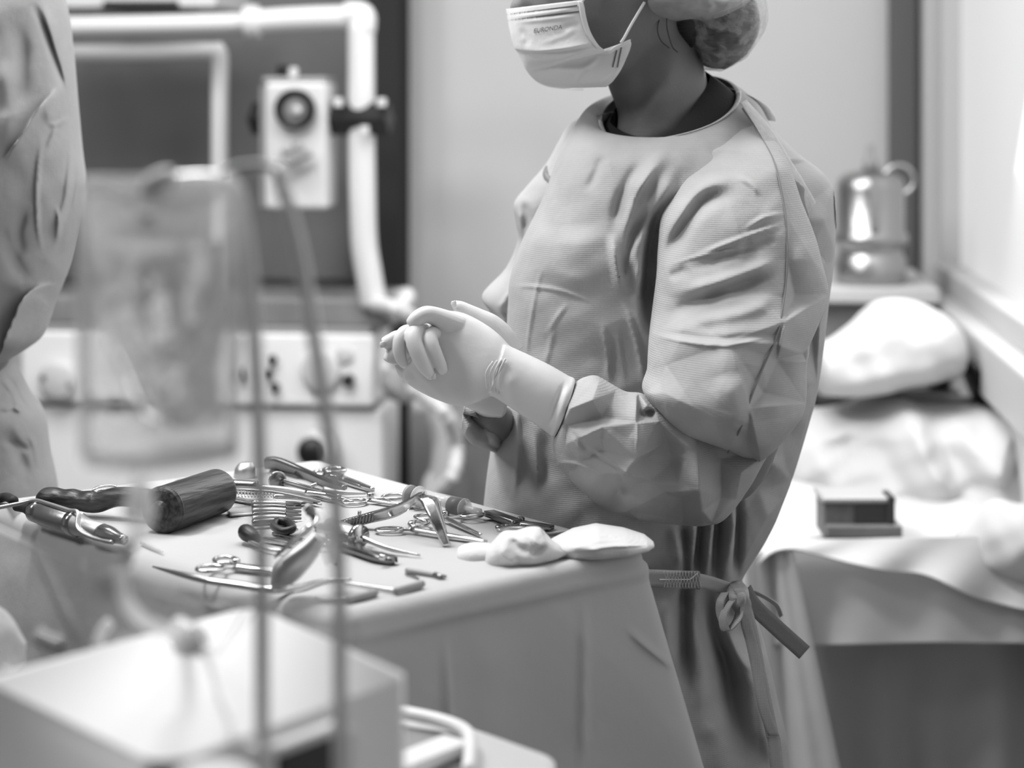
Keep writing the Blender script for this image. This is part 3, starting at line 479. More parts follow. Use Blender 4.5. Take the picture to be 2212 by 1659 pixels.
# ---- gloves
gl = dict(rough=0)
palm = loft([(1118, 762, 1078, 862, 2.105, .024), (1102, 748, 1062, 856, 2.108, .022), (1075, 720, 1025, 872, 2.112, .023), (1040, 695, 985, 876, 2.118, .023), (1000, 676, 940, 862, 2.122, .022), (965, 671, 905, 845, 2.124, .020), (938, 675, 882, 830, 2.126, .018), (912, 700, 862, 812, 2.128, .015), (888, 730, 852, 790, 2.128, .011)], 90, 60, ex=2.0)
def fing(pts, n=40): return tube([P(a, b, d) for a, b, d, r in pts], [r for a, b, d, r in pts], 18, n)
def tipd(pts): a = pts[-1]; return pts+[(a[0]+(a[0]-pts[-2][0])*.25, a[1]+(a[1]-pts[-2][1])*.25, a[2], a[3]*.55)]
idx = fing(tipd([(990, 705, 2.118, .013), (960, 692, 2.112, .0115), (936, 682, 2.107, .0098), (918, 680, 2.103, .0092), (900, 689, 2.10, .0082), (889, 702, 2.10, .0072)]))
mid = fing(tipd([(885, 738, 2.12, .009), (862, 730, 2.12, .0085), (845, 736, 2.12, .0078), (830, 742, 2.12, .0065)]))
rng_ = fing(tipd([(885, 775, 2.12, .010), (860, 760, 2.12, .009), (847, 768, 2.12, .008), (842, 780, 2.12, .0075)]))
lit = fing(tipd([(910, 806, 2.122, .011), (890, 806, 2.122, .010), (876, 808, 2.122, .008)]))
kn = fing([(925, 830, 2.115, .010), (900, 835, 2.115, .011), (885, 822, 2.115, .009)])
cuffl = loft([(1090, 742, 1056, 852, 2.105, .025), (1110, 752, 1075, 862, 2.105, .027), (1145, 768, 1110, 885, 2.103, .029), (1190, 790, 1150, 912, 2.10, .031), (1228, 812, 1184, 935, 2.10, .033), (1238, 816, 1190, 941, 2.10, .0345), (1243, 820, 1196, 944, 2.10, .034)], 90, 90, cap=(True, True),
   disp=lambda x, y: folds(x, y, [('r', 2, 4, [(1085, 768), (1068, 800), (1066, 840)]), ('r', 2, 4, [(1096, 772), (1080, 810), (1078, 850)]), ('r', 1.5, 4, [(1075, 765), (1057, 800), (1060, 845)]), ('r', 2.5, 6, [(1236, 815), (1214, 880), (1193, 938)]), ('v', 2.5, 5, [(1224, 815), (1200, 875), (1182, 930)]), ('r', 2, 12, [(1110, 800), (1100, 840), (1120, 880)])]))
g1 = mk('surgical_glove', join(palm, idx, mid, rng_, lit, cuffl), 'glove', nurse); remesh(g1, .0010, 4)
wr = [tube([P(1092-k*9, 775+k*2, 2.0805+.0008*k), P(1078-k*9, 805, 2.0790+.001*k), P(1076-k*8, 850-k*3, 2.085+.0005*k)], .0011, 6, 20) for k in range(4)]
mk('glove_wrinkles', join(*wr), 'glove', g1)
f1 = fing(tipd([(895, 716, 2.12, .008), (876, 718, 2.105, .0078), (865, 730, 2.098, .0072), (862, 752, 2.095, .0070), (866, 774, 2.095, .0062), (875, 790, 2.098, .0040)]))
f2 = fing(tipd([(915, 712, 2.115, .008), (897, 716, 2.098, .0086), (893, 734, 2.089, .0086), (903, 764, 2.085, .0084), (919, 794, 2.087, .0074), (932, 813, 2.091, .0048)]))
f3 = fing(tipd([(945, 718, 2.115, .008), (929, 724, 2.100, .0082), (931, 742, 2.093, .0082), (941, 768, 2.091, .0078), (952, 790, 2.093, .0066), (959, 804, 2.097, .0044)]))
f4 = fing(tipd([(975, 730, 2.115, .009), (960, 745, 2.112, .008), (962, 760, 2.112, .007)]))
th_ = fing([(1108, 762, 2.155, .013), (1088, 728, 2.155, .0125), (1062, 702, 2.155, .0115), (1034, 686, 2.155, .0098), (1008, 672, 2.155, .0082), (990, 662, 2.155, .0068), (979, 654, 2.155, .0034)], 50)
back = loft([(1120, 740, 1085, 900, 2.17, .022), (1060, 760, 1030, 890, 2.165, .022), (1000, 720, 960, 850, 2.16, .020), (950, 700, 915, 800, 2.15, .016)], 40, 40)
wrist = loft([(1020, 850, 1095, 850, 2.175, .024), (1022, 880, 1095, 885, 2.19, .025), (1034, 896, 1086, 900, 2.225, .020), (1046, 906, 1080, 908, 2.245, .012)], 30, 40)
g2 = mk('surgical_glove', join(f1, f2, f3, f4, th_, back, wrist), 'glove', nurse); remesh(g2, .0009, 2)
for x, y, d, rx in ((980, 657, 2.147, -30), (936, 814, 2.087, 60), (826, 745, 2.1125, 200)):
    mk('fingernail', loft([(x-5, y-6, x+5, y-8, d, .0012), (x-6, y, x+6, y, d, .002), (x-4, y+6, x+5, y+5, d, .0012)], 10, 12), 'glove', g1 if d > 2.1 and x < 900 else g2)
# ================================================================== the room
WR = -0.0885                                 # the far wall is turned about five degrees
def struct(name, vf, m, **k): o = mk(name, vf, m, None, smooth=False, **k); o['kind'] = 'structure'; return o
ex = Vector((1, WR, 0)).normalized(); ey = Vector((-WR, 1, 0)).normalized(); rzb = math.atan2(WR, 1)
corner = Vector((P(1988, 0, 4.6).x, 4.6, 0))
def Rm(a, b, z=0): return corner+ex*a+ey*b+Vector((0, 0, z))
def slab(a0, a1, b0, b1, z0, z1, bev=0): c = Rm((a0+a1)/2, (b0+b1)/2, z0); return box(a1-a0, b1-b0, z1-z0, c, bev, 2, rzb)
struct('floor', slab(-5.2, 0.2, -6.0, 0.2, -.1, 0), 'floor')
struct('ceiling', slab(-5.2, 0.2, -6.0, 0.2, 3.0, 3.1), 'ceil')
struct('wall_back', slab(-5.1, 0.1, 0.0, 0.12, 0, 3.0), 'wall')
struct('wall_left', slab(-5.2, -5.1, -6.0, 0.1, 0, 3.0), 'wall')
WZ0, WZ1 = 0.93, 2.45
struct('wall_right', join(slab(0, .14, -6, .0, 0, WZ0-.10), slab(0, .14, -6, .0, WZ1, 3.0), slab(0, .14, -.10, .0, WZ0-.1, WZ1), slab(0, .14, -6, -3.4, WZ0-.1, WZ1)), 'wall')
wf = struct('window_1', slab(.06, .08, -3.4, -.10, WZ0-.02, WZ1), 'glass')
mk('window_frame', join(slab(-.01, .09, -.17, -.10, WZ0-.1, WZ1, .004), slab(.02, .08, -.24, -.17, WZ0, WZ1, .004), slab(-.01, .09, -3.4, -3.33, WZ0-.1, WZ1, .004), slab(-.01, .09, -3.4, -.1, WZ1-.06, WZ1, .004), slab(.0, .09, -1.8, -1.74, WZ0, WZ1, .004)), 'post', wf, smooth=False)
mk('window_sill', join(slab(-.03, .09, -3.4, -.1, WZ0-.12, WZ0-.02, .006), slab(.01, .07, -3.4, -.1, WZ0-.02, WZ0+.03, .004)), 'post', wf, smooth=False)
struct('trim_1', slab(-.075, -.012, -.06, 0, .55, 3.0, .006), 'gstrip')  # dark grey upright strip at the right end of the far wall
struct('trim_2', slab(-1.29, -1.19, -.16, .0, 0, 3.0, .004), 'dcol')
struct('trim_3', slab(-2.6, -1.255, -.05, .0, .9, 3.0), 'board')
struct('baseboard_back', slab(-5.1, -.1, -.015, 0, 0, .1, .003), 'dcol')
l1 = thing('ceiling_light', 'square white ceiling light panel above the table', 'light', (.1, 3.3, 2.97))
mk('light_frame', box(1.3, .9, .03, (.1, 3.3, 2.965), .004), 'paint', l1, smooth=False); mk('diffuser', box(1.2, .8, .01, (.1, 3.3, 2.955)), 'lamp', l1, smooth=False)
# ------------------------------------------------------------------ anaesthesia cart with tube frame
D0 = 4.05
def Bp(x, y, d=None, off=0): # pixel -> a point on the cart's front plane (parallel to the far wall), off = metres behind it
    k = (x-HX)/FPX; d = d or (D0+off)/(1-WR*k*1.0) ; return P(x, y, d)
cart = thing('equipment_cart', 'white tube-framed equipment cart with knobs on its panel', 'cart', (P(450, 0, 4.2).x, 4.2, 0))
def pipe(name, pts, r, m='paint', parent=cart, **k): return mk(name, tube([Bp(*p) for p in pts], r, 14, **k), m, parent)
pipe('top_rail', [(60, 58), (300, 54), (545, 48)], .020); pipe('top_rail', [(540, 47), (650, 40), (775, 36)], .0245)
mk('pipe_collar', tube([Bp(530, 48), Bp(560, 46)], .034, 16), 'paint', cart)
mk('corner_joint', tube([Bp(745, 32), Bp(782, 34), Bp(783, 70)], .027, 16), 'paint', cart)
pipe('upright', [(780, 40), (781, 250), (783, 420), (786, 520), (796, 590), (808, 660)], .0275)
pipe('upright', [(60, 56), (58, 400), (60, 700)], .0275)
pipe('inner_frame', [(80, 115, None, .1), (300, 113, None, .1), (455, 110, None, .1), (474, 122, None, .1), (474, 240, None, .1), (474, 645, None, .1)], .018)
mk('monitor_shelf', box(.42, .34, .05, Bp(300, 24, None, .2), .006, 2, rzb), 'plast2', cart, smooth=False)
mk('monitor_foot', box(.16, .2, .02, Bp(330, 26, None, .12), .004, 2, rzb), 'black', cart, smooth=False)
# worktop and instrument console
def cbox(x0, x1, y0, y1, dep, m, name, off=0, bev=.006, parent=cart):
    a, b, c = Bp(x0, y1, None, off), Bp(x1, y1, None, off), Bp(x0, y0, None, off); w = (b-a).length; h = (c-a).z
    ctr = (a+b)/2+ey*dep/2; return mk(name, box(w, dep, h, (ctr.x, ctr.y, a.z), bev, 2, rzb), m, parent, smooth=False)
cbox(70, 845, 640, 700, .26, 'shelf', 'worktop'); cbox(40, 800, 700, 716, .24, 'dplast', 'worktop_edge', -.01, .003)
cbox(45, 806, 716, 868, .24, 'enam', 'control_panel', -.02); cbox(60, 826, 876, 1240, .24, 'enam', 'cabinet_body', 0)
cbox(60, 812, 866, 878, .22, 'dplast', 'panel_gap', .0, .002); cbox(100, 820, 1240, 1600, .24, 'enam', 'drawer_unit', 0)
def knob(x, y, r, dep=.02, m='black', name='knob', off=-.02):
    p = Bp(x, y, None, off); R = Matrix.Translation(p) @ Matrix.Rotation(rzb, 4, 'Z'); mk(name, xf(lathe([(r*.6, 0), (r, -.002), (r, -dep*.8), (r*.8, -dep)], 24, 'y'), R), m, cart)
for x, y in ((590, 776), (580, 806), (596, 836)): knob(x, y, .0095)
knob(754, 820, .0125); knob(524, 805, .014, .015, 'dplast'); knob(745, 765, .018, .008, 'plast2'); knob(695, 800, .040, .015, 'plast2', 'pressure_gauge'); knob(130, 820, .040, .02, 'plast2', 'pressure_gauge'); knob(100, 815, .008); knob(155, 830, .008)
knob(690, 966, .040, .05, 'plast2', 'dial'); knob(684, 966, .030, .07, 'black', 'dial_grip', -.02)
for k in range(5):
    a = Bp(565+k*50, 664-(k % 2)*8, None, .1); mk('tool_tray', box(.10, .16, .012+.008*(k % 3), a, .003, 2, rzb+.2*k), ('plast2', 'dplast', 'shelf')[k % 3], cart, smooth=False)
for x in (120, 780):
    mk('caster', lathe([(.02, -.02), (.05, -.018), (.05, .018), (.02, .02)], 20, 'y', (Bp(x, 1600).x, Bp(x, 1600).y+.2, .05)), 'black', cart)
mk('cart_base', box(.80, .42, .06, Bp(440, 1640, None, .2)+Vector((0, 0, .05)), .01, 2, rzb), 'dplast', cart, smooth=False)
# regulator box clamped on the upright
reg = thing('pressure_regulator', 'pale regulator box with round gauge clamped to the frame upright', 'regulator', Bp(640, 450))
def rbx(x0, x1, y0, y1, dep, m, name, off=0, bev=.006): return cbox(x0, x1, y0, y1, dep, m, name, off, bev, reg)
rbx(572, 704, 178, 452, .12, 'plast2', 'housing', -.06, .008); rbx(560, 576, 185, 450, .12, 'dplast', 'housing_side', -.03, .004); rbx(566, 702, 166, 180, .12, 'dplast', 'housing_top', -.05, .004)
def ron(x, y, prof, m, name, off=-.06): p = Bp(x, y, None, off); return mk(name, xf(lathe(prof, 32, 'y'), Matrix.Translation(p) @ Matrix.Rotation(rzb, 4, 'Z')), m, reg)
ron(640, 236, [(.030, 0), (.041, -.004), (.041, -.022), (.034, -.026), (.030, -.018)], 'black', 'gauge_rim'); ron(642, 238, [(.020, 0), (.024, -.02), (.020, -.021)], 'shelf', 'gauge_face'); ron(646, 238, [(.006, 0), (.008, -.026), (.005, -.03)], 'plast', 'gauge_boss')
mk('top_valve', tube([Bp(612, 172), Bp(614, 140)], .014, 12), 'black', reg); mk('top_nipple', tube([Bp(632, 172), Bp(634, 146)], .010, 12), 'paint', reg)
for a in (((610, 330), (655, 318)), ((625, 350), (672, 330)), ((642, 345), (640, 305)), ((600, 345), (630, 352))): mk('valve_handle', tube([Bp(*a[0], None, -.09), Bp(*a[1], None, -.09)], .009, 10), 'dplast', reg)
cl = thing('rail_clamp', 'black clamp bar gripping the white upright beside the regulator', 'clamp', Bp(775, 282))
mk('clamp_bar', tube([Bp(545, 256, None, .02), Bp(842, 256, None, -.02)], .034, 4, lin=True), 'black', cl, smooth=False)
for x, y in ((730, 212), (824, 212), (787, 272)): mk('clamp_bolt', tube([Bp(x, y, None, -.045), Bp(x, y+18, None, -.045)], .010, 10), 'paint', cl)
# hoses
hs = thing('ventilator_hose', 'pale corrugated hose looping down beside the cart', 'hose', Bp(930, 1050))
hz = [(800, 655), (850, 665), (900, 700), (870, 760), (835, 770), (850, 830), (905, 850), (960, 890), (985, 960), (975, 1030), (930, 1080), (900, 1150)]
hp = catmull([tuple(Bp(x, y, None, -.05 if k % 2 else 0)) for k, (x, y) in enumerate(hz)], 170)
mk('hose_body', tube(hp, [.0150+.0020*math.sin(k*1.6) for k in range(170)], 12, 340), 'plast2', hs)
ho2 = tag(mk('ventilator_hose', tube([Bp(840, 690), Bp(880, 640, None, .05), Bp(830, 652, None, .1)], .018, 12), 'plast2'), 'short pale hose stub above the loop beside the frame foot', 'hose')
ho3 = tag(mk('drain_tube', tube([Bp(895, 880, None, .1), Bp(930, 880, None, .1), Bp(955, 940, None, .1), Bp(950, 1020, None, .1), Bp(930, 1100, None, .1), Bp(925, 1568, None, .1)], .022, 12), 'paint'), 'pale vertical drain tube standing behind the hose loop', 'tube')
tag(mk('valve_block', loft([(825, 800, 870, 790, 4.0, .02), (820, 830, 880, 840, 4.0, .03), (840, 860, 880, 870, 4.0, .02)], 12, 16), 'dplast'), 'small dark valve block on the hose behind the hands', 'valve')
# grey cabinet low on the far wall behind the hose
gc = thing('low_cabinet', 'grey low cabinet against the far wall behind the hose', 'cabinet', Rm(-.9, -.25)); 
mk('cabinet_body', slab(-1.06, -.55, -.42, -.02, .02, .60, .004), 'shelf', gc, smooth=False); mk('cabinet_top', slab(-1.07, -.54, -.43, -.01, .60, .63, .004), 'plate', gc, smooth=False)
# ------------------------------------------------------------------ right side
ds = 4.0
stb = thing('back_bench', 'white bench under the window carrying the steel canister', 'bench', (P(1900, 0, 4.1).x, 4.1, 0))
c_ = P(1930, 612, 4.1); mk('bench_top', box(.36, .46, .03, (c_.x-.09, 4.22, c_.z-.03), .004, 2, rzb), 'white', stb, smooth=False); mk('bench_body', box(.32, .42, c_.z-.03, (c_.x-.09, 4.23, 0), .004, 2, rzb), 'shelf', stb, smooth=False)
can = thing('steel_canister', 'shiny steel canister with a dark valve standing in the window corner', 'canister', (P(1880, 0, 4.1).x, 4.1, c_.z))
mm = 4.1/FPX
mk('canister_body', lathe([(.070, 0), (.073, .01), (.073, 55*mm), (.066, 62*mm), (.066, 82*mm), (.077, 88*mm), (.077, 106*mm), (.070, 112*mm), (.070, 205*mm), (.066, 225*mm), (.05, 238*mm), (.02, 244*mm)], 40), 'steel2', can, world=False)
mk('canister_valve', join(lathe([(.016, 240*mm), (.016, 262*mm), (.010, 268*mm), (.008, 300*mm)], 16), box(.018, .018, 110*mm, (-.004, -.07, 120*mm), .003)), 'dplast', can, world=False)
mk('carry_ring', xf(tube([(.03*math.cos(a), .0, .03*math.sin(a)) for a in np.linspace(0, 2*PI, 12, endpoint=False)], .004, 8, closed=True), Matrix.Translation((.055, -.02, 225*mm))), 'steel', can, world=False)
tag(mk('cloth_bundle', box(.02, .02, .02), 'white'), None, None) if False else None
def heap(name, st, m, label, cat, disp=None, rough=.004, **k): return tag(mk(name, loft(st, 60, 70, disp=disp, rough=rough, front=.6), m, **k), label, cat)
heap('cloth_heap', [(1765, 745, 1770, 850, 3.55, .10), (1800, 735, 1830, 852, 3.55, .14), (1850, 700, 1880, 850, 3.55, .17), (1900, 655, 1930, 838, 3.55, .18), (1960, 648, 1975, 828, 3.55, .18), (2020, 668, 2020, 820, 3.55, .16), (2062, 700, 2050, 815, 3.55, .12), (2078, 745, 2066, 800, 3.55, .06)], 'white', 'white cloth heap piled below the steel canister', 'cloth',
     disp=lambda x, y: folds(x, y, [('v', 14, 30, [(1780, 800), (1900, 790), (2050, 760)]), ('r', 16, 30, [(1800, 830), (1930, 815), (2060, 790)]), ('v', 10, 30, [(1900, 680), (1920, 740), (1980, 770)])]))
tag(mk('black_case', loft([(2085, 800, 2110, 868, 3.5, .04), (2090, 780, 2130, 870, 3.5, .06), (2110, 782, 2165, 872, 3.5, .07), (2140, 805, 2185, 875, 3.5, .05)], 24, 24, ex=3.5), 'black'), 'small black case lying beyond the white heap by the sill', 'case')
tag(mk('dark_bar', loft([(1755, 850, 1755, 886, 3.95, .03), (1900, 846, 1900, 884, 3.95, .03), (2000, 842, 2000, 880, 3.95, .03), (2100, 846, 2100, 880, 3.95, .03)], 16, 16, ex=4), 'black'), 'dark horizontal bar between the two white cloth heaps', 'bar')
# large draped trolley on the right
dt = thing('draped_trolley', 'large trolley draped in grey-white cloth behind the gown', 'trolley', (P(2000, 0, 3.05).x, 3.2, 0))
heapb = loft([(1640, 880, 1640, 1180, 3.62, .10), (1690, 886, 1700, 1185, 3.62, .18), (1760, 890, 1770, 1170, 3.60, .22), (1850, 880, 1860, 1170, 3.58, .25), (1920, 846, 1930, 1170, 3.56, .27), (1975, 858, 1990, 1180, 3.55, .28), (2060, 864, 2070, 1200, 3.52, .3), (2150, 868, 2160, 1240, 3.5, .3), (2250, 862, 2260, 1260, 3.5, .3), (2380, 890, 2380, 1280, 3.5, .2)], 110, 120, ex=2.3, rough=.006, front=.66,
   disp=lambda x, y: folds(x, y, [('c', 60, 60, [(1930, 850), (1960, 930), (2010, 1020), (2080, 1090)]), ('c', 40, 50, [(2020, 880), (2090, 960), (2130, 1060)]), ('c', 50, 50, [(2180, 880), (2150, 980), (2140, 1080)]), ('v', 40, 60, [(1880, 930), (1870, 1030), (1880, 1100)]), ('c', 30, 40, [(1900, 870), (1820, 930), (1740, 960)]), ('v', 30, 40, [(2050, 950), (2090, 1030), (2120, 1100)]), ('r', 40, 50, [(2090, 1080), (2150, 1130), (2200, 1190)])]))
mk('heaped_drape', heapb, 'white', dt)
# top surface and falling front cloth
tz = P(0, 1165, 3.0).z
tv = [P(1618, 1180, 3.02), P(1700, 1170, 3.0), P(1950, 1162, 3.0), P(2050, 1158, 3.0), P(2400, 1150, 3.0)]
def drape_front():
    G = []; X = np.linspace(1600, 2420, 160); 
    for i, v in enumerate(np.linspace(0, 1, 110)):
        row = []
        for x in X:
            yt = 1172-(x-1600)*.018; zb = P(0, yt, 3.0).z
            if v < .2: # top, running back
                t = v/.2; yy = 3.45-.45*t; q = Vector(((x-HX)*3.0/FPX, yy, zb+.004*math.sin(x*.03)))
            else:
                t = (v-.2)/.8; fl = .02*t+.018*t*math.sin(x*.021)+.010*t*math.sin(x*.05+1)
                z = zb-(zb-.1)*t; q = Vector(((x-HX)*3.0/FPX*(1+.0*t), 3.03-.02*math.sin(min(t*12, PI/2))-fl, z))
            row.append(tuple(q))
        G.append(row)
    return np.array(G)
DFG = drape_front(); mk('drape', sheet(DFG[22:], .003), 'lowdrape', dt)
TG = np.array([[tuple(P(x, 1172-(x-1600)*.018, 3.0)*1+Vector((0, yy, .004*math.sin(x*.02+yy*9)))) for x in np.linspace(1600, 2420, 60)] for yy in np.linspace(-.02, .5, 24)]); mk('top_cloth', sheet(TG, .003), 'white', dt)
sideG = np.array([[tuple(P(1600+10*s, 1175, 3.02)*0+Vector((P(1602, 0, 3.0).x-.01*s-.05*v*s*.0, 3.0+.45*s, (tz-.01)*(1-v)+.1*v))) for s in np.linspace(0, 1, 20)] for v in np.linspace(0, 1, 30)])
mk('side_drape', sheet(sideG, .003), 'white', dt)
mk('trolley_frame', box(.78, .4, tz-.06, (P(2010, 0, 3.2).x, 3.24, 0.0), .01), 'shelf', dt, smooth=False)
# thin cloth laid over the front of the trolley
def over(x0, x1, top, bot, d, m, name, wav=.01, ph=0):
    nx, ny = 110, 60; X = np.linspace(x0, x1, nx); yt = np.interp(X, [p[0] for p in top], [p[1] for p in top]); yb = np.interp(X, [p[0] for p in bot], [p[1] for p in bot])
    k = np.ones(9)/9; yb = np.convolve(np.pad(yb, 4, 'edge'), k, 'valid'); G = np.zeros((ny, nx, 3))
    for i, v in enumerate(np.linspace(0, 1, ny)):
        for j, x in enumerate(X):
            y = yt[j]*(1-v)+yb[j]*v; dd_ = d+.03*(1-v)+wav*math.sin(x*.035+v*2+ph)*v; G[i, j] = P(x, y, dd_)
    return mk(name, sheet(G, .003), m, dt)
over(1610, 2300, [(1610, 1170), (1700, 1168), (2050, 1160), (2300, 1150)], [(1610, 1260), (1650, 1200), (1700, 1182), (1800, 1208), (1900, 1232), (2000, 1240), (2100, 1290), (2212, 1318), (2300, 1330)], 2.905, 'white', 'cover_cloth')
over(1612, 1790, [(1612, 1190), (1700, 1184), (1790, 1200)], [(1612, 1900), (1700, 1900), (1808, 1900)], 2.955, 'white', 'hanging_cloth', .014, 2) if False else None
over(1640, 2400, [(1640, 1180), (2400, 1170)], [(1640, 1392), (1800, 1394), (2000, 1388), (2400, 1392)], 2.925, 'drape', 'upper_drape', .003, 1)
hcl = []
for i, v in enumerate(np.linspace(0, 1, 60)):
    y = 1190+v*700; xr = 1712+v*.0+ (y-1190)*.215; hcl.append([tuple(P(1600+(xr-1600)*t, y, 2.915-.012*math.sin(t*9+v)-.01*math.sin(t*21)*.5)) for t in np.linspace(0, 1, 50)])
mk('hanging_cloth', sheet(np.array(hcl), .003), 'white', dt)
heap2 = loft([(2100, 1120, 2060, 1180, 2.98, .02), (2150, 1080, 2110, 1220, 2.95, .05), (2212, 1090, 2190, 1250, 2.93, .07), (2300, 1080, 2280, 1260, 2.93, .06)], 50, 60, rough=.004)
tag(mk('cloth_heap', heap2, 'white'), 'crumpled white cloth at the right end of the draped trolley', 'cloth')
bxn = thing('carton', 'grey carton on the draped trolley behind the gown', 'box', P(1862, 1166, 2.98))
def cb(x0, x1, y0, y1, d, dep, m, name, bev=.003): a = P(x0, y1, d); b = P(x1, y0, d); return mk(name, box(b.x-a.x, dep, b.z-a.z, ((a.x+b.x)/2, d+dep/2, a.z), bev), m, bxn, smooth=False)
cb(1780, 1932, 1086, 1164, 2.97, .08, 'box', 'carton_body'); cb(1776, 1936, 1076, 1088, 2.965, .09, 'plate', 'carton_lid'); cb(1786, 1950, 1136, 1164, 2.955, .10, 'shelf', 'carton_base'); cb(1846, 1920, 1094, 1132, 2.967, .01, 'box2', 'carton_label', .0005); cb(1918, 1934, 1072, 1140, 2.962, .05, 'box2', 'carton_corner')
tag(mk('folded_paper', xf(box(.11, .09, .012, (0, 0, 0), .003), Matrix.Translation(P(1712, 1166, 3.12)) @ Matrix.Rotation(.2, 4, 'Z')), 'white', smooth=False), 'small folded white paper left of the grey carton', 'paper')
# ================================================================== instrument table under its cloth
Np, Rp, Fp, Lp = [Vector((p.x, p.y)) for p in (T(738, 1326), T(1405, 1183), T(690, 990), T(-40, 1082))]
tb_ = thing('instrument_table', 'instrument table under a pale cloth in front of the nurse', 'table', ((Np.x+Fp.x)/2, (Np.y+Fp.y)/2, 0))
def rr(poly, r, n=10):
    out = []; m = len(poly)
    for i in range(m):
        p, a, b = poly[i], poly[i-1], poly[(i+1) % m]; da = (a-p).normalized(); db = (b-p).normalized()
        ang = math.acos(max(-1, min(1, da.dot(db)))); t = r/math.tan(ang/2); c = p+(da+db).normalized()*(r/math.sin(ang/2))
        p0 = p+da*t; p1 = p+db*t; a0 = math.atan2(p0.y-c.y, p0.x-c.x); a1 = math.atan2(p1.y-c.y, p1.x-c.x); d = (a1-a0+PI) % (2*PI)-PI
        out += [Vector((c.x+r*math.cos(a0+d*k/n), c.y+r*math.sin(a0+d*k/n))) for k in range(n+1)]
    return out
def resample(poly, n):
    p = np.array([tuple(q) for q in poly]+[tuple(poly[0])]); s = np.concatenate([[0], np.cumsum(np.linalg.norm(np.diff(p, axis=0), axis=1))])
    t = np.linspace(0, s[-1], n, endpoint=False); return np.stack([np.interp(t, s, p[:, 0]), np.interp(t, s, p[:, 1])], 1), t, s[-1]
edge, st_, per = resample(rr([Np, Rp, Fp, Lp], .022), 520)
ctr = edge.mean(0); nxt = np.roll(edge, -1, 0)-np.roll(edge, 1, 0); nrm2 = np.stack([nxt[:, 1], -nxt[:, 0]], 1); nrm2 /= np.linalg.norm(nrm2, axis=1)[:, None]
if ((edge+nrm2*.01-ctr)**2).sum() < ((edge-ctr)**2).sum(): nrm2 = -nrm2
def near_to(q, w): return np.exp(-(((edge-np.array(tuple(q)))**2).sum(1))/w**2)
cR, cN, cL, cF = near_to(Rp, .10), near_to(Np, .07), near_to(Lp, .12), near_to(Fp, .1)
# long front-left side sags more softly than the front-right one
midNL = np.exp(-(((edge-np.array(tuple((Np+Lp)/2)))**2).sum(1))/.26**2)
V = []; rows_ = []
for t in np.linspace(.04, 1, 70): rows_.append((ctr+(edge-ctr)*(1-(1-t)*1.0)-nrm2*.012*t**8, TZ+0*edge[:, 0]-.0+.0005*np.sin(edge[:, 0]*60*t+edge[:, 1]*40)*(t < .97)))
for a in np.linspace(.15, 1, 9):
    r = .012+.016*midNL; e = edge-nrm2*.012; rows_.append((e+nrm2*(r*math.sin(a*PI/2)-.0)[:, None] if False else e+nrm2*(r*math.sin(a*PI/2))[:, None], TZ-r*(1-math.cos(a*PI/2))))
last = rows_[-1]
uNR = (Rp-Np).normalized(); nNR = np.array([uNR.y, -uNR.x]); facNR = np.clip((nrm2*nNR).sum(1), 0, 1); nFR = np.array(tuple(uNR)); facFR = np.clip((nrm2*nFR).sum(1), 0, 1)
for k, h in enumerate(np.linspace(0, 1, 120)[1:]):
    z = last[1]*(1-h)+.34*h; dz = TZ-z
    lip = -.005*smoothstep(.022, .034, dz)*facNR; fl = .02*dz+cN*(.10*dz)+cL*.25*dz+cF*.1*dz
    wv = dz*(.030*np.sin(st_*21+.6)+.018*np.sin(st_*47+2)+.05*np.sin(st_*11)*midNL)*(1-.6*cR)*(1-.75*near_to((Np+Rp)/2, .12))*smoothstep(.01, .12, dz)
    cr = .006*np.exp(-((st_-(.0+.13))/.004)**2)*smoothstep(.03, .1, dz)
    rows_.append((last[0]+nrm2*(lip+fl+(wv+cr)*(1-.85*facFR))[:, None]+(cR*.27*dz)[:, None]*np.array([1.0, -.12]), z))
n = len(edge); V = [(ctr[0], ctr[1], TZ)]
for p, z in rows_: V += [(p[j, 0], p[j, 1], z[j]) for j in range(n)]
F = [(0, 1+j, 1+(j+1) % n) for j in range(n)]
for i in range(len(rows_)-1): F += [(1+i*n+j, 1+i*n+n+j, 1+i*n+n+(j+1) % n, 1+i*n+(j+1) % n) for j in range(n)]
Va = np.array(V); qx = HX+Va[:, 0]*FPX/Va[:, 1]; qy = HY+(HC-Va[:, 2])*FPX/Va[:, 1]; wz = smoothstep(.014, .03, TZ-Va[:, 2])
TCF = [('c', 5, 14, [(1262, 1262), (1262, 1420), (1258, 1700)]), ('c', 5, 9, [(1345, 1348), (1400, 1400), (1470, 1452)]), ('c', 3, 12, [(760, 1385), (1000, 1325), (1250, 1268), (1400, 1240)]), ('v', 4, 30, [(850, 1400), (860, 1520), (850, 1680)]), ('r', 5, 50, [(1050, 1330), (1060, 1480), (1050, 1680)]),
  ('c', 4, 20, [(60, 1120), (110, 1250), (185, 1420)]), ('v', 10, 40, [(240, 1240), (250, 1330), (280, 1420)]), ('c', 8, 22, [(70, 1360), (110, 1385), (150, 1392)]), ('r', 4, 40, [(20, 1180), (60, 1290), (90, 1400)]), ('c', 6, 16, [(430, 1290), (470, 1310), (520, 1300)])]
Va[:, 1] -= folds(qx, qy, TCF)*wz+facets(qx, qy, crumple(21, -200, 1050, 1700, 1900, 110, 2.2))*wz; V = Va.tolist()
tc = tag(mk('table_cloth', (V, F), 'cloth'), 'pale cloth hanging over the instrument table to below its edges', 'tablecloth')
sd = tc.modifiers.new('thick', 'SOLIDIFY'); sd.thickness = .0015; sd.offset = -1
ins = [Vector((ctr[0], ctr[1]))+(q-Vector((ctr[0], ctr[1])))*.93 for q in (Np, Rp, Fp, Lp)]
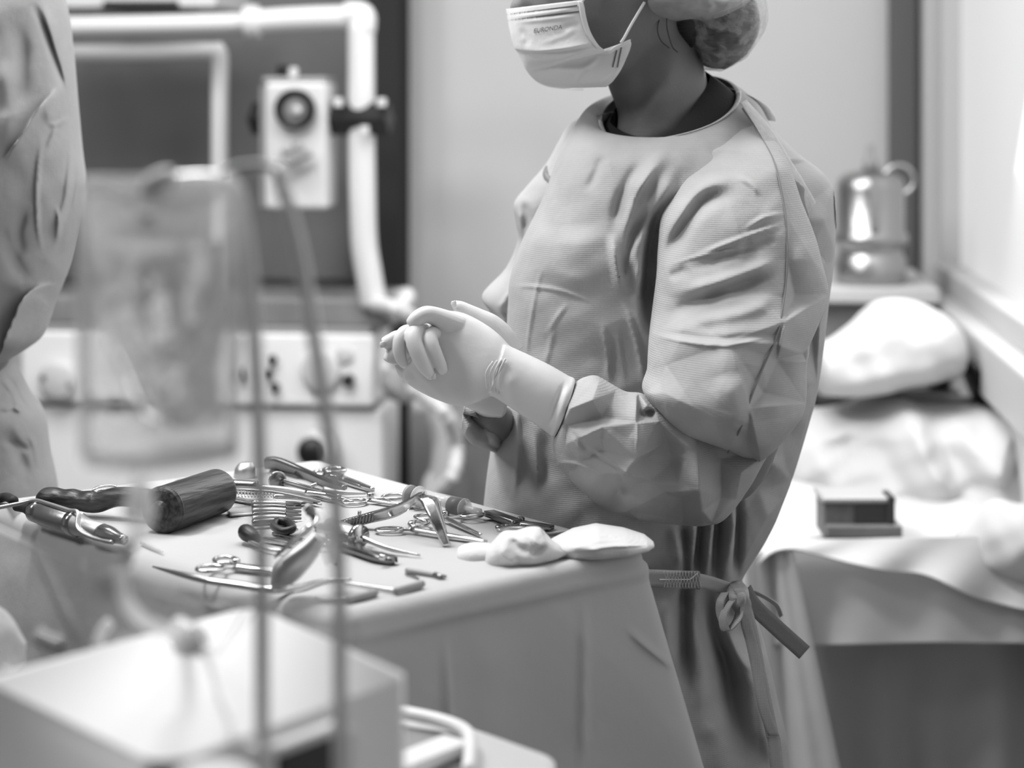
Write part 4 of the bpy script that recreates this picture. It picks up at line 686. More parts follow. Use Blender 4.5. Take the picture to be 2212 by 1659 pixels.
mk('tabletop', prism([tuple(q) for q in ins], TZ-.022, TZ-.0025, .003), 'steel2', tb_, smooth=False)
for q in ins:
    q2 = Vector((ctr[0], ctr[1]))+(q-Vector((ctr[0], ctr[1])))*.93; mk('leg', tube([(q2.x, q2.y, TZ-.02), (q2.x, q2.y, .05)], .012, 12), 'steel2', tb_)
    mk('caster', tube([(q2.x-.012, q2.y, .03), (q2.x+.012, q2.y, .03)], .03, 16), 'black', tb_)
mk('shelf', prism([tuple(Vector((ctr[0], ctr[1]))+(q-Vector((ctr[0], ctr[1])))*.92) for q in ins], .30, .312, .002), 'steel2', tb_, smooth=False)
# ================================================================== foreground pump on its cart
ZT = .962
def S(x, y, z=ZT): return P(x, y, (HC-z)*FPX/(y-HY))
b_, r_, f_, l_ = S(548, 1308), S(886, 1460), S(350, 1656), S(-40, 1466)
pump = thing('irrigation_pump', 'white plastic pump unit with rounded corners in the left foreground', 'pump', ((b_.x+f_.x)/2, (b_.y+f_.y)/2, .815))
poly = [tuple(q) for q in rr([Vector((q.x, q.y)) for q in (f_, r_, b_, l_)], .016, 8)]
mk('housing', prism(poly, .815, ZT, .009, 4), 'plast', pump)
# front panel recess, switch block and the ledge above it
def on_face(t, z, out=0.0): # t along front->right edge
    q = f_.lerp(r_, t); n_ = Vector(((r_-f_).y, -(r_-f_).x, 0)).normalized(); return Vector((q.x, q.y, z))+n_*out
fr_dir = math.atan2((r_-f_).y, (r_-f_).x)
def fbox(t, z0, wd, h, dep, m, name, bev=.002, out=0.0): q = on_face(t, z0, out); return mk(name, box(wd, dep, h, q, bev, 2, fr_dir), m, pump, smooth=False)
fbox(.53, .842, .050, .106, .008, 'black', 'pump_slot', .002, .001); fbox(.515, .948, .060, .007, .018, 'plast', 'slot_ledge', .003, .004); fbox(.70, .85, .010, .096, .012, 'plast2', 'slot_side', .002, .003)
fbox(.52, .895, .02, .02, .014, 'rubber', 'pump_roller', .004, .006)
capc = P(462, 1640, 1.095); mk('round_cap', xf(lathe([(.022, 0), (.0265, .004), (.0265, .018), (.022, .024), (.0, .025)], 32), Matrix.Translation((capc.x, capc.y, .938))), 'plast', pump)
mk('cap_stem', box(.030, .03, .125, (capc.x, capc.y, .815), .004), 'plast2', pump, smooth=False)
# white cart under the pump
ZC = .812
def SC(x, y): return P(x, y, (HC-ZC)*FPX/(y-HY))
cp = [Vector((q.x, q.y)) for q in (SC(1205, 1640), SC(905, 1532))]
dirb = (cp[1]-cp[0]).normalized(); nb_ = Vector((-dirb.y, dirb.x)); nb_ = nb_ if nb_.y < 0 else -nb_
cpoly = [tuple(q) for q in rr([cp[0], cp[0]+dirb*.19, Vector((-.20, 1.60)), Vector((-.46, 1.36)), Vector((-.33, 1.02)), Vector((-.03, 1.06))], .045, 12)]
pc = thing('pump_cart', 'white plastic cart top with a recessed handle under the pump', 'cart', (cp[0].x-.15, cp[0].y-.1, 0))
mk('cart_top', prism(cpoly, ZC-.05, ZC, .010, 4), 'plast', pc)
mk('cart_column', box(.16, .16, ZC-.10, (-.2, 1.32, .05), .01), 'plast2', pc, smooth=False); mk('cart_foot', box(.4, .36, .05, (-.2, 1.32, 0.0), .01), 'dplast', pc, smooth=False)
tray = [tuple(q) for q in rr([Vector(tuple(SC(*q).xy)) for q in ((1020, 1659), (1000, 1590), (880, 1575), (700, 1555), (640, 1720))], .012, 6)]
mk('tray_recess', prism(tray, ZC+.0005, ZC+.002, .0), 'shelf', pc, smooth=False)
hp_ = [SC(800, 1548)+Vector((0, 0, .010)), SC(880, 1572)+Vector((0, 0, .012)), SC(950, 1588)+Vector((0, 0, .012)), SC(1000, 1608)+Vector((0, 0, .012)), SC(1016, 1634)+Vector((0, 0, .012)), SC(1012, 1690)+Vector((0, 0, .008))]
mk('tray_handle', tube(hp_, .0055, 12), 'paint', pc); mk('tray_lip', box(.10, .03, .012, SC(900, 1665)+Vector((0, 0, .002)), .004, 2, .9), 'plast', pc, smooth=False)
# ------------------------------------------------------------------ bag hanger rods
DR = 1.17
hang = thing('bag_hanger', 'tall bent steel hanger rods rising from the foreground pump', 'hanger', P(650, 1500, DR))
mk('rod', tube([P(566, 1720, 1.15), P(566, 1500, 1.155), P(566, 1300, 1.16), P(563, 1050, 1.16), P(556, 850, 1.165), P(540, 600, 1.17), P(520, 430, 1.17)], .0045, 14, 90), 'rodm', hang)
mk('rod', tube([P(734, 1720, DR), P(734, 1450, DR), P(732, 1200, DR), P(716, 980, DR), P(690, 800, 1.175), P(650, 560, 1.18), P(612, 410, 1.18), P(602, 376, 1.18)], .0045, 14, 90), 'rodm', hang)
mk('rod_top', tube([P(520, 436, 1.17), P(508, 402, 1.172), P(470, 386, 1.18), P(380, 388, 1.19), P(340, 398, 1.185)], .0042, 12), 'steel2', hang)
mk('cross_bar', tube([P(470, 378, 1.18), P(520, 362, 1.185), P(580, 360, 1.185), P(616, 380, 1.18)], .0052, 12, flat=.6), 'dsteel', hang)
mk('end_ball', tube([P(594, 376, 1.165), P(606, 376, 1.165)], .006, 14), 'steel', hang); mk('rod_socket', tube([P(566, 1610, 1.15), P(566, 1700, 1.15)], .008, 14), 'plast2', hang)
# ------------------------------------------------------------------ infusion bag
DB = 1.15
bagt = thing('infusion_bag', 'clear infusion bag hanging from the foreground hanger', 'infusion bag', P(340, 1010, DB))
mk('bag_film', loft([(185, 378, 505, 378, DB, .003), (172, 400, 518, 400, DB, .008), (168, 520, 522, 520, DB, .016), (176, 700, 520, 700, DB, .022), (180, 850, 516, 850, DB, .023), (176, 940, 512, 940, DB, .018), (172, 985, 508, 975, DB, .008), (185, 1012, 500, 1000, DB, .003)], 120, 70, ex=2.6, rough=.0008,
   disp=lambda x, y: folds(x, y, [('c', 4, 22, [(230, 540), (270, 640), (290, 760)]), ('c', 4, 22, [(480, 540), (440, 700), (380, 860)]), ('c', 5, 26, [(210, 560), (250, 700), (320, 850)]), ('v', 4, 20, [(350, 560), (340, 700), (360, 800)])])), 'clear', bagt)
mk('fluid', loft([(205, 522, 492, 522, DB, .012), (200, 540, 496, 540, DB, .015), (220, 700, 490, 700, DB, .019), (260, 800, 470, 800, DB, .018), (300, 880, 480, 880, DB, .016), (330, 925, 480, 915, DB, .008)], 90, 60, ex=2.2, rough=.0016,
   disp=lambda x, y: folds(x, y, [('c', 8, 18, [(250, 540), (290, 660), (330, 800)]), ('v', 7, 16, [(320, 530), (330, 640), (300, 740)]), ('c', 8, 20, [(460, 540), (430, 680), (350, 800)]), ('v', 8, 20, [(400, 540), (390, 640), (420, 760)]), ('c', 8, 24, [(300, 760), (380, 730), (450, 700)])])), 'fluid', bagt)
mk('top_weld', ribbon([P(182, 392, DB-.006), P(260, 425, DB-.010), P(340, 440, DB-.012), P(430, 430, DB-.010), P(510, 398, DB-.006)], .006, .002, (0, 0, 1)), 'tubing', bagt)
mk('side_weld', ribbon([P(176, 400, DB-.01), P(178, 700, DB-.014), P(184, 980, DB-.004)], .007, .0015, (1, 0, 0)), 'tubing', bagt); mk('side_weld', ribbon([P(516, 400, DB-.01), P(512, 700, DB-.014), P(504, 985, DB-.004)], .006, .0015, (1, 0, 0)), 'tubing', bagt)
mk('bottom_weld', loft([(185, 962, 195, 1010, DB-.004, .006), (300, 968, 300, 1022, DB-.006, .008), (420, 960, 420, 1010, DB-.006, .008), (508, 950, 505, 990, DB-.004, .006)], 30, 20), 'tubing', bagt)
mk('hang_hook', join(tube([P(322, 408, DB-.008), P(335, 396, DB-.012), P(352, 388, DB-.012), P(366, 384, DB-.008)], .0065, 12), tube([P(318, 462, DB-.012), P(320, 478, DB-.012)], .005, 10)), 'plast', bagt)
lab = [box(w_, .0005, h_, P(x, y, DB-.0245), 0) for x, y, w_, h_ in ((200, 888, .003, .008), (236, 884, .004, .005), (252, 884, .003, .0055), (267, 884, .003, .005), (296, 886, .004, .0055), (312, 886, .003, .005))]
for l in lab: pass
mk('printed_mark', join(*lab), 'dplast', bagt, smooth=False)
dr = thing('drip_line', 'clear drip chamber and tubing curving down onto the white pump', 'tubing', S(400, 1370))
def DP(x, y, d=1.17): return P(x, y, d)
mk('drip_chamber', lathe([(.002, 0), (.006, .004), (.0078, .012), (.0078, .030), (.005, .036), (.003, .048), (.004, .054)], 24, 'z', DP(303, 1165)), 'clear', dr)
mk('chamber_cap', lathe([(.008, 0), (.010, .002), (.010, .008), (.006, .012), (.005, .022)], 24, 'z', DP(300, 1120)), 'tubing', dr)
mk('roller_clamp', tube([DP(275, 1165), DP(270, 1222)], .0036, 10), 'dplast', dr)
ep = S(395, 1372, ZT+.006)
mk('tube_run', tube([DP(300, 1160), DP(276, 1180), DP(266, 1230), DP(264, 1262), DP(274, 1300), DP(310, 1342, 1.2), DP(360, 1362, 1.24), DP(396, 1368, ep.y)], .0042, 12, 70), 'tubing', dr)
def sp(x, y, z=.006): return S(x, y, ZT+z)
mk('luer_cluster', join(tube([sp(385, 1352, .012), sp(425, 1375, .010)], .007, 12), tube([sp(384, 1378), sp(402, 1392)], .006, 12), tube([sp(420, 1388), sp(438, 1380)], .006, 12)), 'tubing', dr)
mk('thin_tube', tube([sp(430, 1388, .003), sp(455, 1440, .003), sp(470, 1500, .003), sp(492, 1550, .003), sp(500, 1600, .003)], .0016, 8, 40), 'tubing', dr)
tag(mk('tube_end', tube([P(212, 1832, 1.38), P(212, 1430, 1.38), P(212, 1392, 1.38), P(222, 1362, 1.38), P(238, 1344, 1.38)], .0042, 14), 'tubing'), 'short pale tube end poking up behind the white pump', 'tube')
tag(mk('plastic_wrap', loft([(-60, 1300, -60, 1460, 1.75, .02), (-10, 1310, -10, 1450, 1.75, .025), (25, 1338, 25, 1450, 1.75, .02), (48, 1372, 48, 1440, 1.75, .01), (58, 1385, 56, 1430, 1.75, .003)], 30, 36, rough=.003), 'film'), 'crumpled clear plastic wrap at the left edge below the table', 'plastic wrap')
# ================================================================== instruments on the table
GI = 'surgical instruments laid out on the table'
def tool(name, label, cat, x, y): return thing(name, label, cat, T(x, y), 0, GI)
def tt(pts, r, seg=10, n=None, flat=1.0, lin=False, up=None): return tube([T(*p) for p in pts], r, seg, n, lin=lin, flat=flat, up=up)
def bar(pts, w, th, n=None, lin=False):
    q = [T(*p) for p in pts]; q3 = [Vector(a) for a in q]; ac = []
    for i in range(len(q3)):
        d = (q3[min(i+1, len(q3)-1)]-q3[max(i-1, 0)]); ac.append(Vector((-d.y, d.x, 0)).normalized())
    return ribbon(q3, w, th, [tuple(a) for a in ac], n, lin)
def ringpts(x, y, z, L, W, toward):
    c = T(x, y, z); d = (T(*toward, z)-c); d.z = 0; d.normalize(); s = Vector((-d.y, d.x, 0))
    return [c+d*L*math.cos(a)+s*W*math.sin(a) for a in np.linspace(0, 2*PI, 12, endpoint=False)], c+d*L
def ringed(label, A, B, J, tips, name='haemostat', cat='clamp', rr_=.0019, L=.0135, W=.0105, m='steel', zs=(.004, .006), jw=.0032, th=.0030, m2=None):
    t = tool(name, label, cat, *J)
    for k, (x, y) in enumerate((A, B)):
        z = zs[k]; pts, e = ringpts(x, y, z, L, W, J)
        mk('ring_handle', join(tube(pts, rr_, 10, 60, closed=True), tube([e, e.lerp(T(*J, .005), .25), e.lerp(T(*J, .005), .6), T(*J, .005)], [rr_, rr_*.85, rr_*.95, rr_*1.15], 10)), m, t)
    p = T(*J, .0); mk('box_joint', lathe([(.0035, .0005), (.0042, .0015), (.0042, .0075), (.003, .0085)], 16, 'z', p), m, t)
    for k, tip in enumerate(tips):
        mk('jaw', tube([T(*J, .005), T(J[0]*.5+tip[0]*.5, J[1]*.5+tip[1]*.5, .0045), T(tip[0], tip[1], tip[2] if len(tip) > 2 else .003)], [jw, jw*.8, jw*.35], 10, flat=.75), m2 or m, t)
    return t
ringed('steel clamp with two rings nearest the syringe needle, tip curved up', (922, 1117), (1017, 1112), (962, 1120), [(1040, 1154, .006), (1036, 1157)], L=.013, W=.012)
ringed('long steel clamp lying in front of the bent retractor blades', (841, 1145), (905, 1131), (890, 1143), [(1052, 1168), (1052, 1171)], L=.014, W=.010)
ringed('steel scissors between the syringe and the ridged retractor handle', (764, 1084), (852, 1073), (800, 1080), [(905, 1096), (908, 1092)], 'surgical_scissors', 'scissors', L=.014, W=.012)
ringed('steel forceps whose rings stand at the far corner of the table', (700, 1022), (722, 1016), (735, 1034), [(806, 1056, .008), (806, 1061)], 'rongeur', 'forceps', rr_=.0026, L=.013, W=.012, jw=.0062, zs=(.008, .013))
ringed('steel ring-handled clamp at the front left with shanks toward the hanger rod', (487, 1210), (455, 1228), (510, 1225), [(610, 1232), (610, 1238)], L=.013, W=.011, m='steel', jw=.005)
ringed('dark bone cutter with a hooked catch at the right side of the table', (1085, 1138), (1092, 1120), (1125, 1134), [(1196, 1137), (1190, 1142)], 'bone_cutter', 'cutter', rr_=.002, L=.006, W=.004, m='dsteel', jw=.006)
# dark rongeur handles at the right
rg = tool('rongeur', 'dark steel rongeur with flat handles pointing right, beside the gauze', 'forceps', 1110, 1125)
mk('handle', bar([(1056, 1108, .006), (1090, 1120, .007), (1118, 1130, .006)], .012, .006), 'dsteel', rg); mk('blade', bar([(1114, 1128, .004), (1150, 1136, .004), (1172, 1142, .003), (1196, 1138, .003)], [.016, .012, .007, .002], .004), 'dsteel', rg)
mk('spring_arm', bar([(1076, 1146, .004), (1100, 1141, .005), (1132, 1140, .006)], .006, .003), 'satin', rg)
sc2 = tool('bone_cutter', 'dark pointed cutter half hidden behind the gauze swab', 'cutter', 1180, 1158); mk('blade', bar([(1160, 1164, .003), (1180, 1158, .005), (1200, 1157, .004), (1236, 1150, .003)], [.02, .014, .008, .002], .004), 'dsteel', sc2); mk('handle', bar([(1110, 1170, .003), (1140, 1164, .004), (1165, 1160, .005)], .010, .004), 'dsteel', sc2)
# bent retractor with a ridged handle
rt = tool('nasal_retractor', 'bright steel retractor with ridged handle and two blades bent down', 'retractor', 960, 1178)
mk('handle', ribbon([P(738, 1134, 2.09), P(800, 1118, 2.08), P(852, 1104, 2.065), (P(884, 1088, 2.055)), P(902, 1074, 2.045), P(914, 1070, 2.035)], [.010, .013, .015, .013, .010, .009], .004, [(0, -.55, .83)]*6), 'steel', rt)
mk('handle_grip', join(*[tube([P(748+i*7, 1138-i*1.6, 2.078), P(751+i*7, 1122-i*1.9, 2.075)], .0022, 8) for i in range(9)]), 'dsteel', rt)
mk('blade', ribbon([P(908, 1072, 2.035), P(924, 1085, 2.02), P(944, 1128, 2.003), P(962, 1172, 1.996), P(967, 1178, 1.996)], [.010, .0135, .011, .0085, .006], .003, [(1, -.2, .25)]*5), 'steel', rt)
mk('blade', ribbon([P(916, 1072, 2.05), P(938, 1080, 2.05), P(948, 1105, 2.045), P(958, 1140, 2.035), P(962, 1160, 2.03)], [.008, .008, .006, .005, .004], .003, [(1, -.2, .2)]*5), 'steel', rt)
mk('set_screw', tube([P(776, 1112, 2.075), P(777, 1104, 2.075)], .002, 8), 'steel', rt)
mk('lower_shank', ribbon([T(735, 1128, .003), T(752, 1140, .003), T(776, 1152, .003)], .006, .003, (.6, .6, .2)), 'steel', rt)
# syringe
sy = tool('syringe', 'clear plastic syringe with dark piston and needle lying on the table', 'syringe', 950, 1085)
s0, s1 = T(898, 1073, .013), T(1005, 1098, .011); ax = (s1-s0).normalized()
def al(t): return s0+ax*t
Ls = (s1-s0).length
def rod(a, b, r, m, name, seg=24): return mk(name, tube([al(a), al(b)], r, seg, lin=True), m, sy)
rod(-.010, -.006, .0115, 'dplast', 'thumb_rest'); rod(-.007, Ls*.72, .0042, 'tubing', 'plunger_rod', 12); rod(.004, .0055, .0125, 'tubing', 'finger_flange'); rod(.004, Ls*.98, .0098, 'barrel', 'barrel', 32); rod(Ls*.72, Ls*.90, .0092, 'black', 'piston'); rod(Ls*.975, Ls*1.0, .0105, 'barrel', 'barrel_shoulder')
rod(Ls, Ls+.022, .0036, 'tubing', 'needle_hub', 14); mk('needle', tube([al(Ls+.02), T(1050, 1110, .007)], .0006, 8), 'steel', sy)
mk('scale_marks', join(*[box(.0006, .0004, .0055, al(.018+.0035*i)+Vector((0, -.0096, -.001)), 0) for i in range(7)]), 'dplast', sy, smooth=False)
# trocar with a disc
tr = tool('trocar', 'steel trocar with a round disc guard and long thin needle', 'trocar', 776, 1156)
mk('guard_disc', tube([T(771, 1157, .012), T(779, 1159, .012)], .0115, 26, lin=True), 'steel', tr); mk('guard_disc', tube([T(768, 1156, .012), T(770, 1156.5, .012)], .0095, 26, lin=True), 'steel', tr)
mk('needle', tube([T(780, 1159, .014), T(840, 1184, .007), T(908, 1200, .002)], [.0018, .0016, .0010], 10), 'steel', tr); mk('sheath', tube([T(785, 1166, .010), T(840, 1188, .004), T(880, 1196, .002)], [.0015, .0012, .0008], 10), 'steel', tr)
mk('handle', tube([T(770, 1157, .012), T(740, 1147, .013), T(712, 1133, .012)], [.007, .009, .007], 16), 'satin', tr)
el = tool('elevator', 'steel elevator with a dark flat handle and rounded hole end', 'elevator', 800, 1190)
mk('handle', bar([(740, 1176, .006), (780, 1190, .006), (815, 1202, .006), (846, 1210, .005), (853, 1212, .004)], [.013, .014, .0135, .011, .006], .0065), 'dsteel', el); mk('thumb_hole', tube([T(822, 1203, .0095), T(832, 1205, .0095)], .0030, 12), 'steel', el); mk('edge_rail', tt([(745, 1180, .004), (800, 1200, .004), (848, 1214, .003)], .0012), 'steel', el)
def probe(label, pts, r, m='satin', name='probe', tip=None, cat='probe'):
    t = tool(name, label, cat, *pts[0][:2]); mk('shaft', tt(pts, r, 10), m, t)
    if tip: mk('grip', tt(*tip[:2], 12), tip[2], t)
    return t
probe('thin grey scalpel handle lying alone near the front edge', [(878, 1232, .003), (915, 1238, .003), (945, 1243, .003)], [.0026, .0026, .0020], 'dplast', 'scalpel', ([(940, 1242, .003), (952, 1246, .003), (964, 1245, .003)], [.0030, .0026, .0012], 'dsteel'), 'scalpel')
probe('small dark suture needle just in front of the scalpel', [(876, 1240, .002), (890, 1244, .002), (904, 1249, .002)], .0010, 'dsteel', 'needle', None, 'needle')
probe('slim probe with grey grip pointing at the front edge, right one', [(742, 1257, .003), (800, 1267, .003), (858, 1276, .003)], [.0010, .0014, .0020], 'satin', 'probe', ([(852, 1277, .004), (885, 1269, .004), (913, 1261, .004)], [.0028, .0036, .0034], 'dplast'))
probe('slim probe with grey grip at the front corner, left one', [(680, 1292, .003), (720, 1296, .003), (760, 1293, .003)], [.0010, .0018, .0026], 'satin', 'probe', ([(752, 1295, .004), (786, 1287, .004), (812, 1280, .004)], [.0028, .0036, .0034], 'dplast'))
lp = probe('long polished probe with pointed end along the front left edge', [(330, 1224, .003), (380, 1238, .004), (440, 1252, .004), (520, 1264, .004), (590, 1274, .004), (640, 1268, .004), (700, 1254, .003), (760, 1252, .003)], [.0008, .0024, .0034, .0036, .0036, .0026, .0018, .0012], 'steel')
# mallet
M['wood'] = wood_mat(62)
ml = tool('mallet', 'dark wooden mallet with thick cylindrical head and ridged handle', 'mallet', 420, 1130)
h0, h1 = P(346, 1134, 2.055), P(474, 1098, 2.160); h0.z = TZ+.0243; h1.z = TZ+.0243; hx = (h1-h0).normalized()
mk('head', tube([h0, h0+hx*.002, h0+hx*.005, h0.lerp(h1, .5), h1-hx*.005, h1-hx*.001, h1], [.0205, .0235, .0243, .0243, .0243, .0225, .0190], 48, 60, lin=True), 'wood', ml)
mk('head_boss', tube([h0-hx*.002, h0+hx*.003], .0105, 24, lin=True), 'wood', ml); mk('head_rim', tube([h0+hx*.0055, h0+hx*.0075], .02465, 40, lin=True), 'wood', ml)
hm = h0.lerp(h1, .42); hd = (T(84, 1083, .012)-hm); hd.z = 0; hL = hd.length; hd.normalize()
mk('handle', tube([hm, hm+hd*.03, hm+hd*.08]+[hm+hd*(hL-.075+.011*k)+Vector((0, 0, -.008)) for k in range(7)]+[hm+hd*hL+Vector((0, 0, -.01))], [.0105, .0105, .0105, .0108, .0118, .0108, .0122, .0110, .0122, .0112, .0060], 20, 90), wood_mat(152), ml)
# powered handpiece
hpc = tool('surgical_handpiece', 'polished steel surgical handpiece with an irrigation clip and black boot', 'handpiece', 160, 1130)
a0, a1 = T(72, 1102, .012), T(268, 1166, .010); hv = (a1-a0)
def hq(t): return a0+hv*t
mk('rear_sleeve', tube([hq(0), hq(.02), hq(.10)], [.0085, .0118, .0120], 24, lin=True), 'steel', hpc); mk('handpiece_body', tube([hq(.105), hq(.12), hq(.46), hq(.47)], [.0118, .0125, .0125, .0112], 28, lin=True), 'steel2', hpc)
mk('nose_cone', tube([hq(.47), hq(.50), hq(.60), hq(.76), hq(.77)], [.0122, .0118, .0095, .0095, .0086], 28, lin=True), 'satin', hpc); mk('chuck', tube([hq(.77), hq(.85), hq(.93), hq(1.0)], [.0092, .0088, .0062, .0048], 24), 'steel', hpc)
mk('cable_boot', tube([hq(0.01), hq(-.09), hq(-.2)+Vector((0, 0, -.002))], [.0095, .0060, .0050], 16), 'rubber', hpc)
up_ = Vector((0, -.006, .0125)); mk('irrigation_clip', tube([T(-10, 1098, .016), T(40, 1088, .02), hq(.03)+up_, hq(.2)+up_*1.1, hq(.42)+up_*1.1, hq(.52)+up_*1.15, hq(.56)+Vector((-.002, -.014, .001)), hq(.70)+Vector((-.002, -.012, -.004)), hq(.9)+Vector((0, -.008, -.004))], .0021, 10, 90), 'satin', hpc)
mk('clip_band', tube([hq(.44), hq(.50)], .0132, 28, lin=True), 'steel', hpc)
cbl = tag(mk('handpiece_cable', tube([T(-60, 1084, .004), T(-10, 1078, .005), T(14, 1074, .008), T(30, 1082, .012)], .0052, 14), 'rubber'), 'black rubber cable end lying left of the handpiece', 'cable', GI)
# flat-ended retractor behind the mallet handle
fr_ = tool('blade_retractor', 'steel retractor with a square folded end behind the mallet handle', 'retractor', 228, 1072)
mk('square_end', join(tube([T(200, 1076, .004), T(200, 1060, .014), T(216, 1052, .016), T(244, 1050, .016), T(254, 1058, .012), T(254, 1074, .004)], .0016, 8, 40), ribbon([T(202, 1072, .006), T(228, 1064, .010), T(252, 1066, .006)], .010, .0012, (0, -.4, .9))), 'steel', fr_)
mk('shank', bar([(250, 1072, .006), (290, 1080, .005), (330, 1086, .004)], .007, .003), 'dsteel', fr_)
# tweezers and flat tools behind the mallet head
tw = tool('tissue_forceps', 'large ridged steel tissue forceps crossing behind the mallet head', 'forceps', 560, 1072)
mk('arm', bar([(442, 1056, .010), (500, 1054, .016), (570, 1058, .018), (620, 1066, .014), (692, 1084, .006)], [.009, .013, .013, .011, .002], .0022), 'steel2', tw)
mk('arm', bar([(442, 1060, .006), (490, 1074, .004), (560, 1086, .003), (620, 1086, .003), (690, 1086, .004)], [.009, .012, .012, .010, .002], .0022), 'steel2', tw)
mk('grip_ridges', join(*[tube([T(500+i*7, 1061, .016), T(502+i*7, 1073, .014)], .0009, 6) for i in range(14)]), 'satin', tw)
sp_t = tool('spatula', 'dark handled spatula with a rounded end behind the mallet', 'spatula', 400, 1050)
mk('grip', tt([(374, 1050, .008), (392, 1050, .009), (420, 1054, .008), (450, 1058, .008)], [.0045, .0085, .007, .005], 16), 'dplast', sp_t); mk('blade', bar([(445, 1056, .008), (500, 1062, .008), (560, 1066, .008)], [.008, .006, .004], .003), 'dsteel', sp_t)
def flat(label, pts, w, m, name='bone_file', cat='file', th=.003): t = tool(name, label, cat, *pts[0][:2]); mk('blade', bar(pts, w, th), m, t); return t
flat('flat dark bone file lying under the spatula', [(356, 1068, .004), (400, 1062, .004), (450, 1062, .005), (500, 1070, .004)], .012, 'dsteel')
flat('narrow polished chisel left of the mallet head, upper one', [(330, 1070, .004), (370, 1071, .004), (440, 1076, .003)], .005, 'satin', 'chisel', 'chisel'); flat('narrow polished chisel left of the mallet head, lower one', [(326, 1078, .003), (370, 1080, .003), (440, 1082, .003)], .004, 'steel', 'chisel', 'chisel')
flat('flat grey metal ruler just right of the mallet head', [(492, 1106, .002), (530, 1104, .002), (580, 1100, .002), (640, 1097, .002)], .040, 'plate', 'metal_ruler', 'ruler', .0016)
# row of straight instruments ending right of the hanger rod
order = ['topmost', 'second', 'third', 'fourth', 'fifth', 'lowest']
for i in range(6):
    y = 1088+i*7.6; t = tool('bone_chisel', 'slim steel chisel in the row right of the left rod, %s' % order[i], 'chisel', 600, y)
    mk('handle', tt([(545, y-1+i, .006), (590, y+.5, .006), (617, y+1.5, .005)], [.0038, .0042, .0036], 12), 'dsteel' if i % 2 else 'satin', t)
    mk('tip', tt([(616, y+1.5, .005), (634, y+1.5, .004), (650-(i == 5)*20, y+1.5-(i == 0), .003)], [.0024, .0018, .0014], 8), 'dsteel', t)
# far corner cluster
bt = tool('bulb_handle', 'rounded satin steel bulb end standing left of the left rod', 'handle', 532, 1030)
mk('bulb', loft([(516, 1000, 546, 998, 2.36, .006), (508, 1012, 552, 1010, 2.36, .012), (505, 1032, 553, 1032, 2.36, .013), (508, 1048, 552, 1048, 2.36, .012)], 40, 40), 'satin', bt); mk('collar', tt([(500, 1047, .006), (556, 1050, .006)], .006, 14), 'dsteel', bt)
pl = tool('large_pliers', 'large dark steel pliers slanting to the far corner of the table', 'pliers', 640, 1020)
mk('upper_arm', ribbon([P(572, 1000, 2.39), P(600, 1002, 2.38), P(650, 1020, 2.35), P(700, 1040, 2.30), P(745, 1054, 2.26)], [.014, .016, .013, .010, .006], .006, [(0, -.5, .86)]*5), 'dsteel', pl)
mk('lower_arm', ribbon([P(585, 1022, 2.40), P(640, 1032, 2.36), P(700, 1050, 2.32)], [.012, .013, .009], .006, [(0, -.5, .86)]*3), 'dsteel', pl); mk('spring', tube([P(640, 1022, 2.355), P(668, 1036, 2.34), P(690, 1042, 2.32)], .0035, 10), 'black', pl)
ds_ = tool('disc_dissector', 'steel dissector with an upright round disc near the far corner', 'dissector', 600, 1040)
dc = P(599, 1038, 2.285); mk('disc', xf(lathe([(.0005, -.0015), (.0092, -.0013), (.0098, 0), (.0092, .0013), (.0005, .0015)], 36, 'y'), Matrix.Translation(dc) @ Matrix.Rotation(.35, 4, 'Z')), 'dsteel', ds_)
mk('disc_rim', xf(tube([(.0097*math.cos(a), 0, .0097*math.sin(a)) for a in np.linspace(0, 2*PI, 16, endpoint=False)], .0011, 8, closed=True), Matrix.Translation(dc) @ Matrix.Rotation(.35, 4, 'Z')), 'steel', ds_)
for k in range(3): mk('shank', tube([dc+Vector((.006, -.002, .001-.004*k)), P(668, 1053+k*7, 2.25), P(735, 1072+k*6, 2.20)], [.0022, .0020, .0016], 10), 'steel', ds_)
mk('pivot', tube([P(672, 1050, 2.235), P(684, 1046, 2.235)], .0022, 8), 'steel', ds_)
for i, (a, b, c) in enumerate((((560, 1052), (640, 1060), (724, 1080)), ((590, 1072), (650, 1076), (694, 1090)), ((700, 1056), (740, 1064), (790, 1066)), ((660, 1064), (720, 1072), (762, 1084)))):
    probe(('slender steel hook among the far instruments, %s' % ('under the disc', 'above the chisel row', 'ending beside the rongeur jaws', 'ending beside the scissors ring')[i]), [(*a, .008), (*b, .006), (*c, .004)], [.0030, .0026, .0012], ('satin', 'steel')[i % 2], 'hook', None, 'hook')
# spoons and dark handles in the middle
sn1 = tool('bone_curette', 'steel curette with a black cupped end right of the mallet', 'curette', 545, 1165)
mk('cup', tt([(524, 1142, .012), (532, 1150, .012), (548, 1160, .010), (560, 1166, .008)], [.003, .0085, .0065, .003], 14), 'black', sn1); mk('shank', tt([(522, 1158, .006), (545, 1172, .006), (580, 1186, .005), (612, 1190, .005)], [.0012, .0020, .0020, .0016]), 'satin', sn1)
sn2 = tool('mouth_gag', 'black loop-ended gag lying between the two hanger rods', 'gag', 610, 1136)
mk('loop', tube([T(592, 1137, .010), T(600, 1126, .012), T(622, 1128, .012), T(632, 1142, .010), T(612, 1147, .008)], .0042, 12, 60, closed=True), 'black', sn2); mk('loop_fill', bar([(598, 1137, .006), (628, 1137, .006)], .014, .003), 'black', sn2); mk('chain', tt([(600, 1150, .005), (622, 1146, .006), (642, 1143, .006)], [.002, .003, .002]), 'steel', sn2)
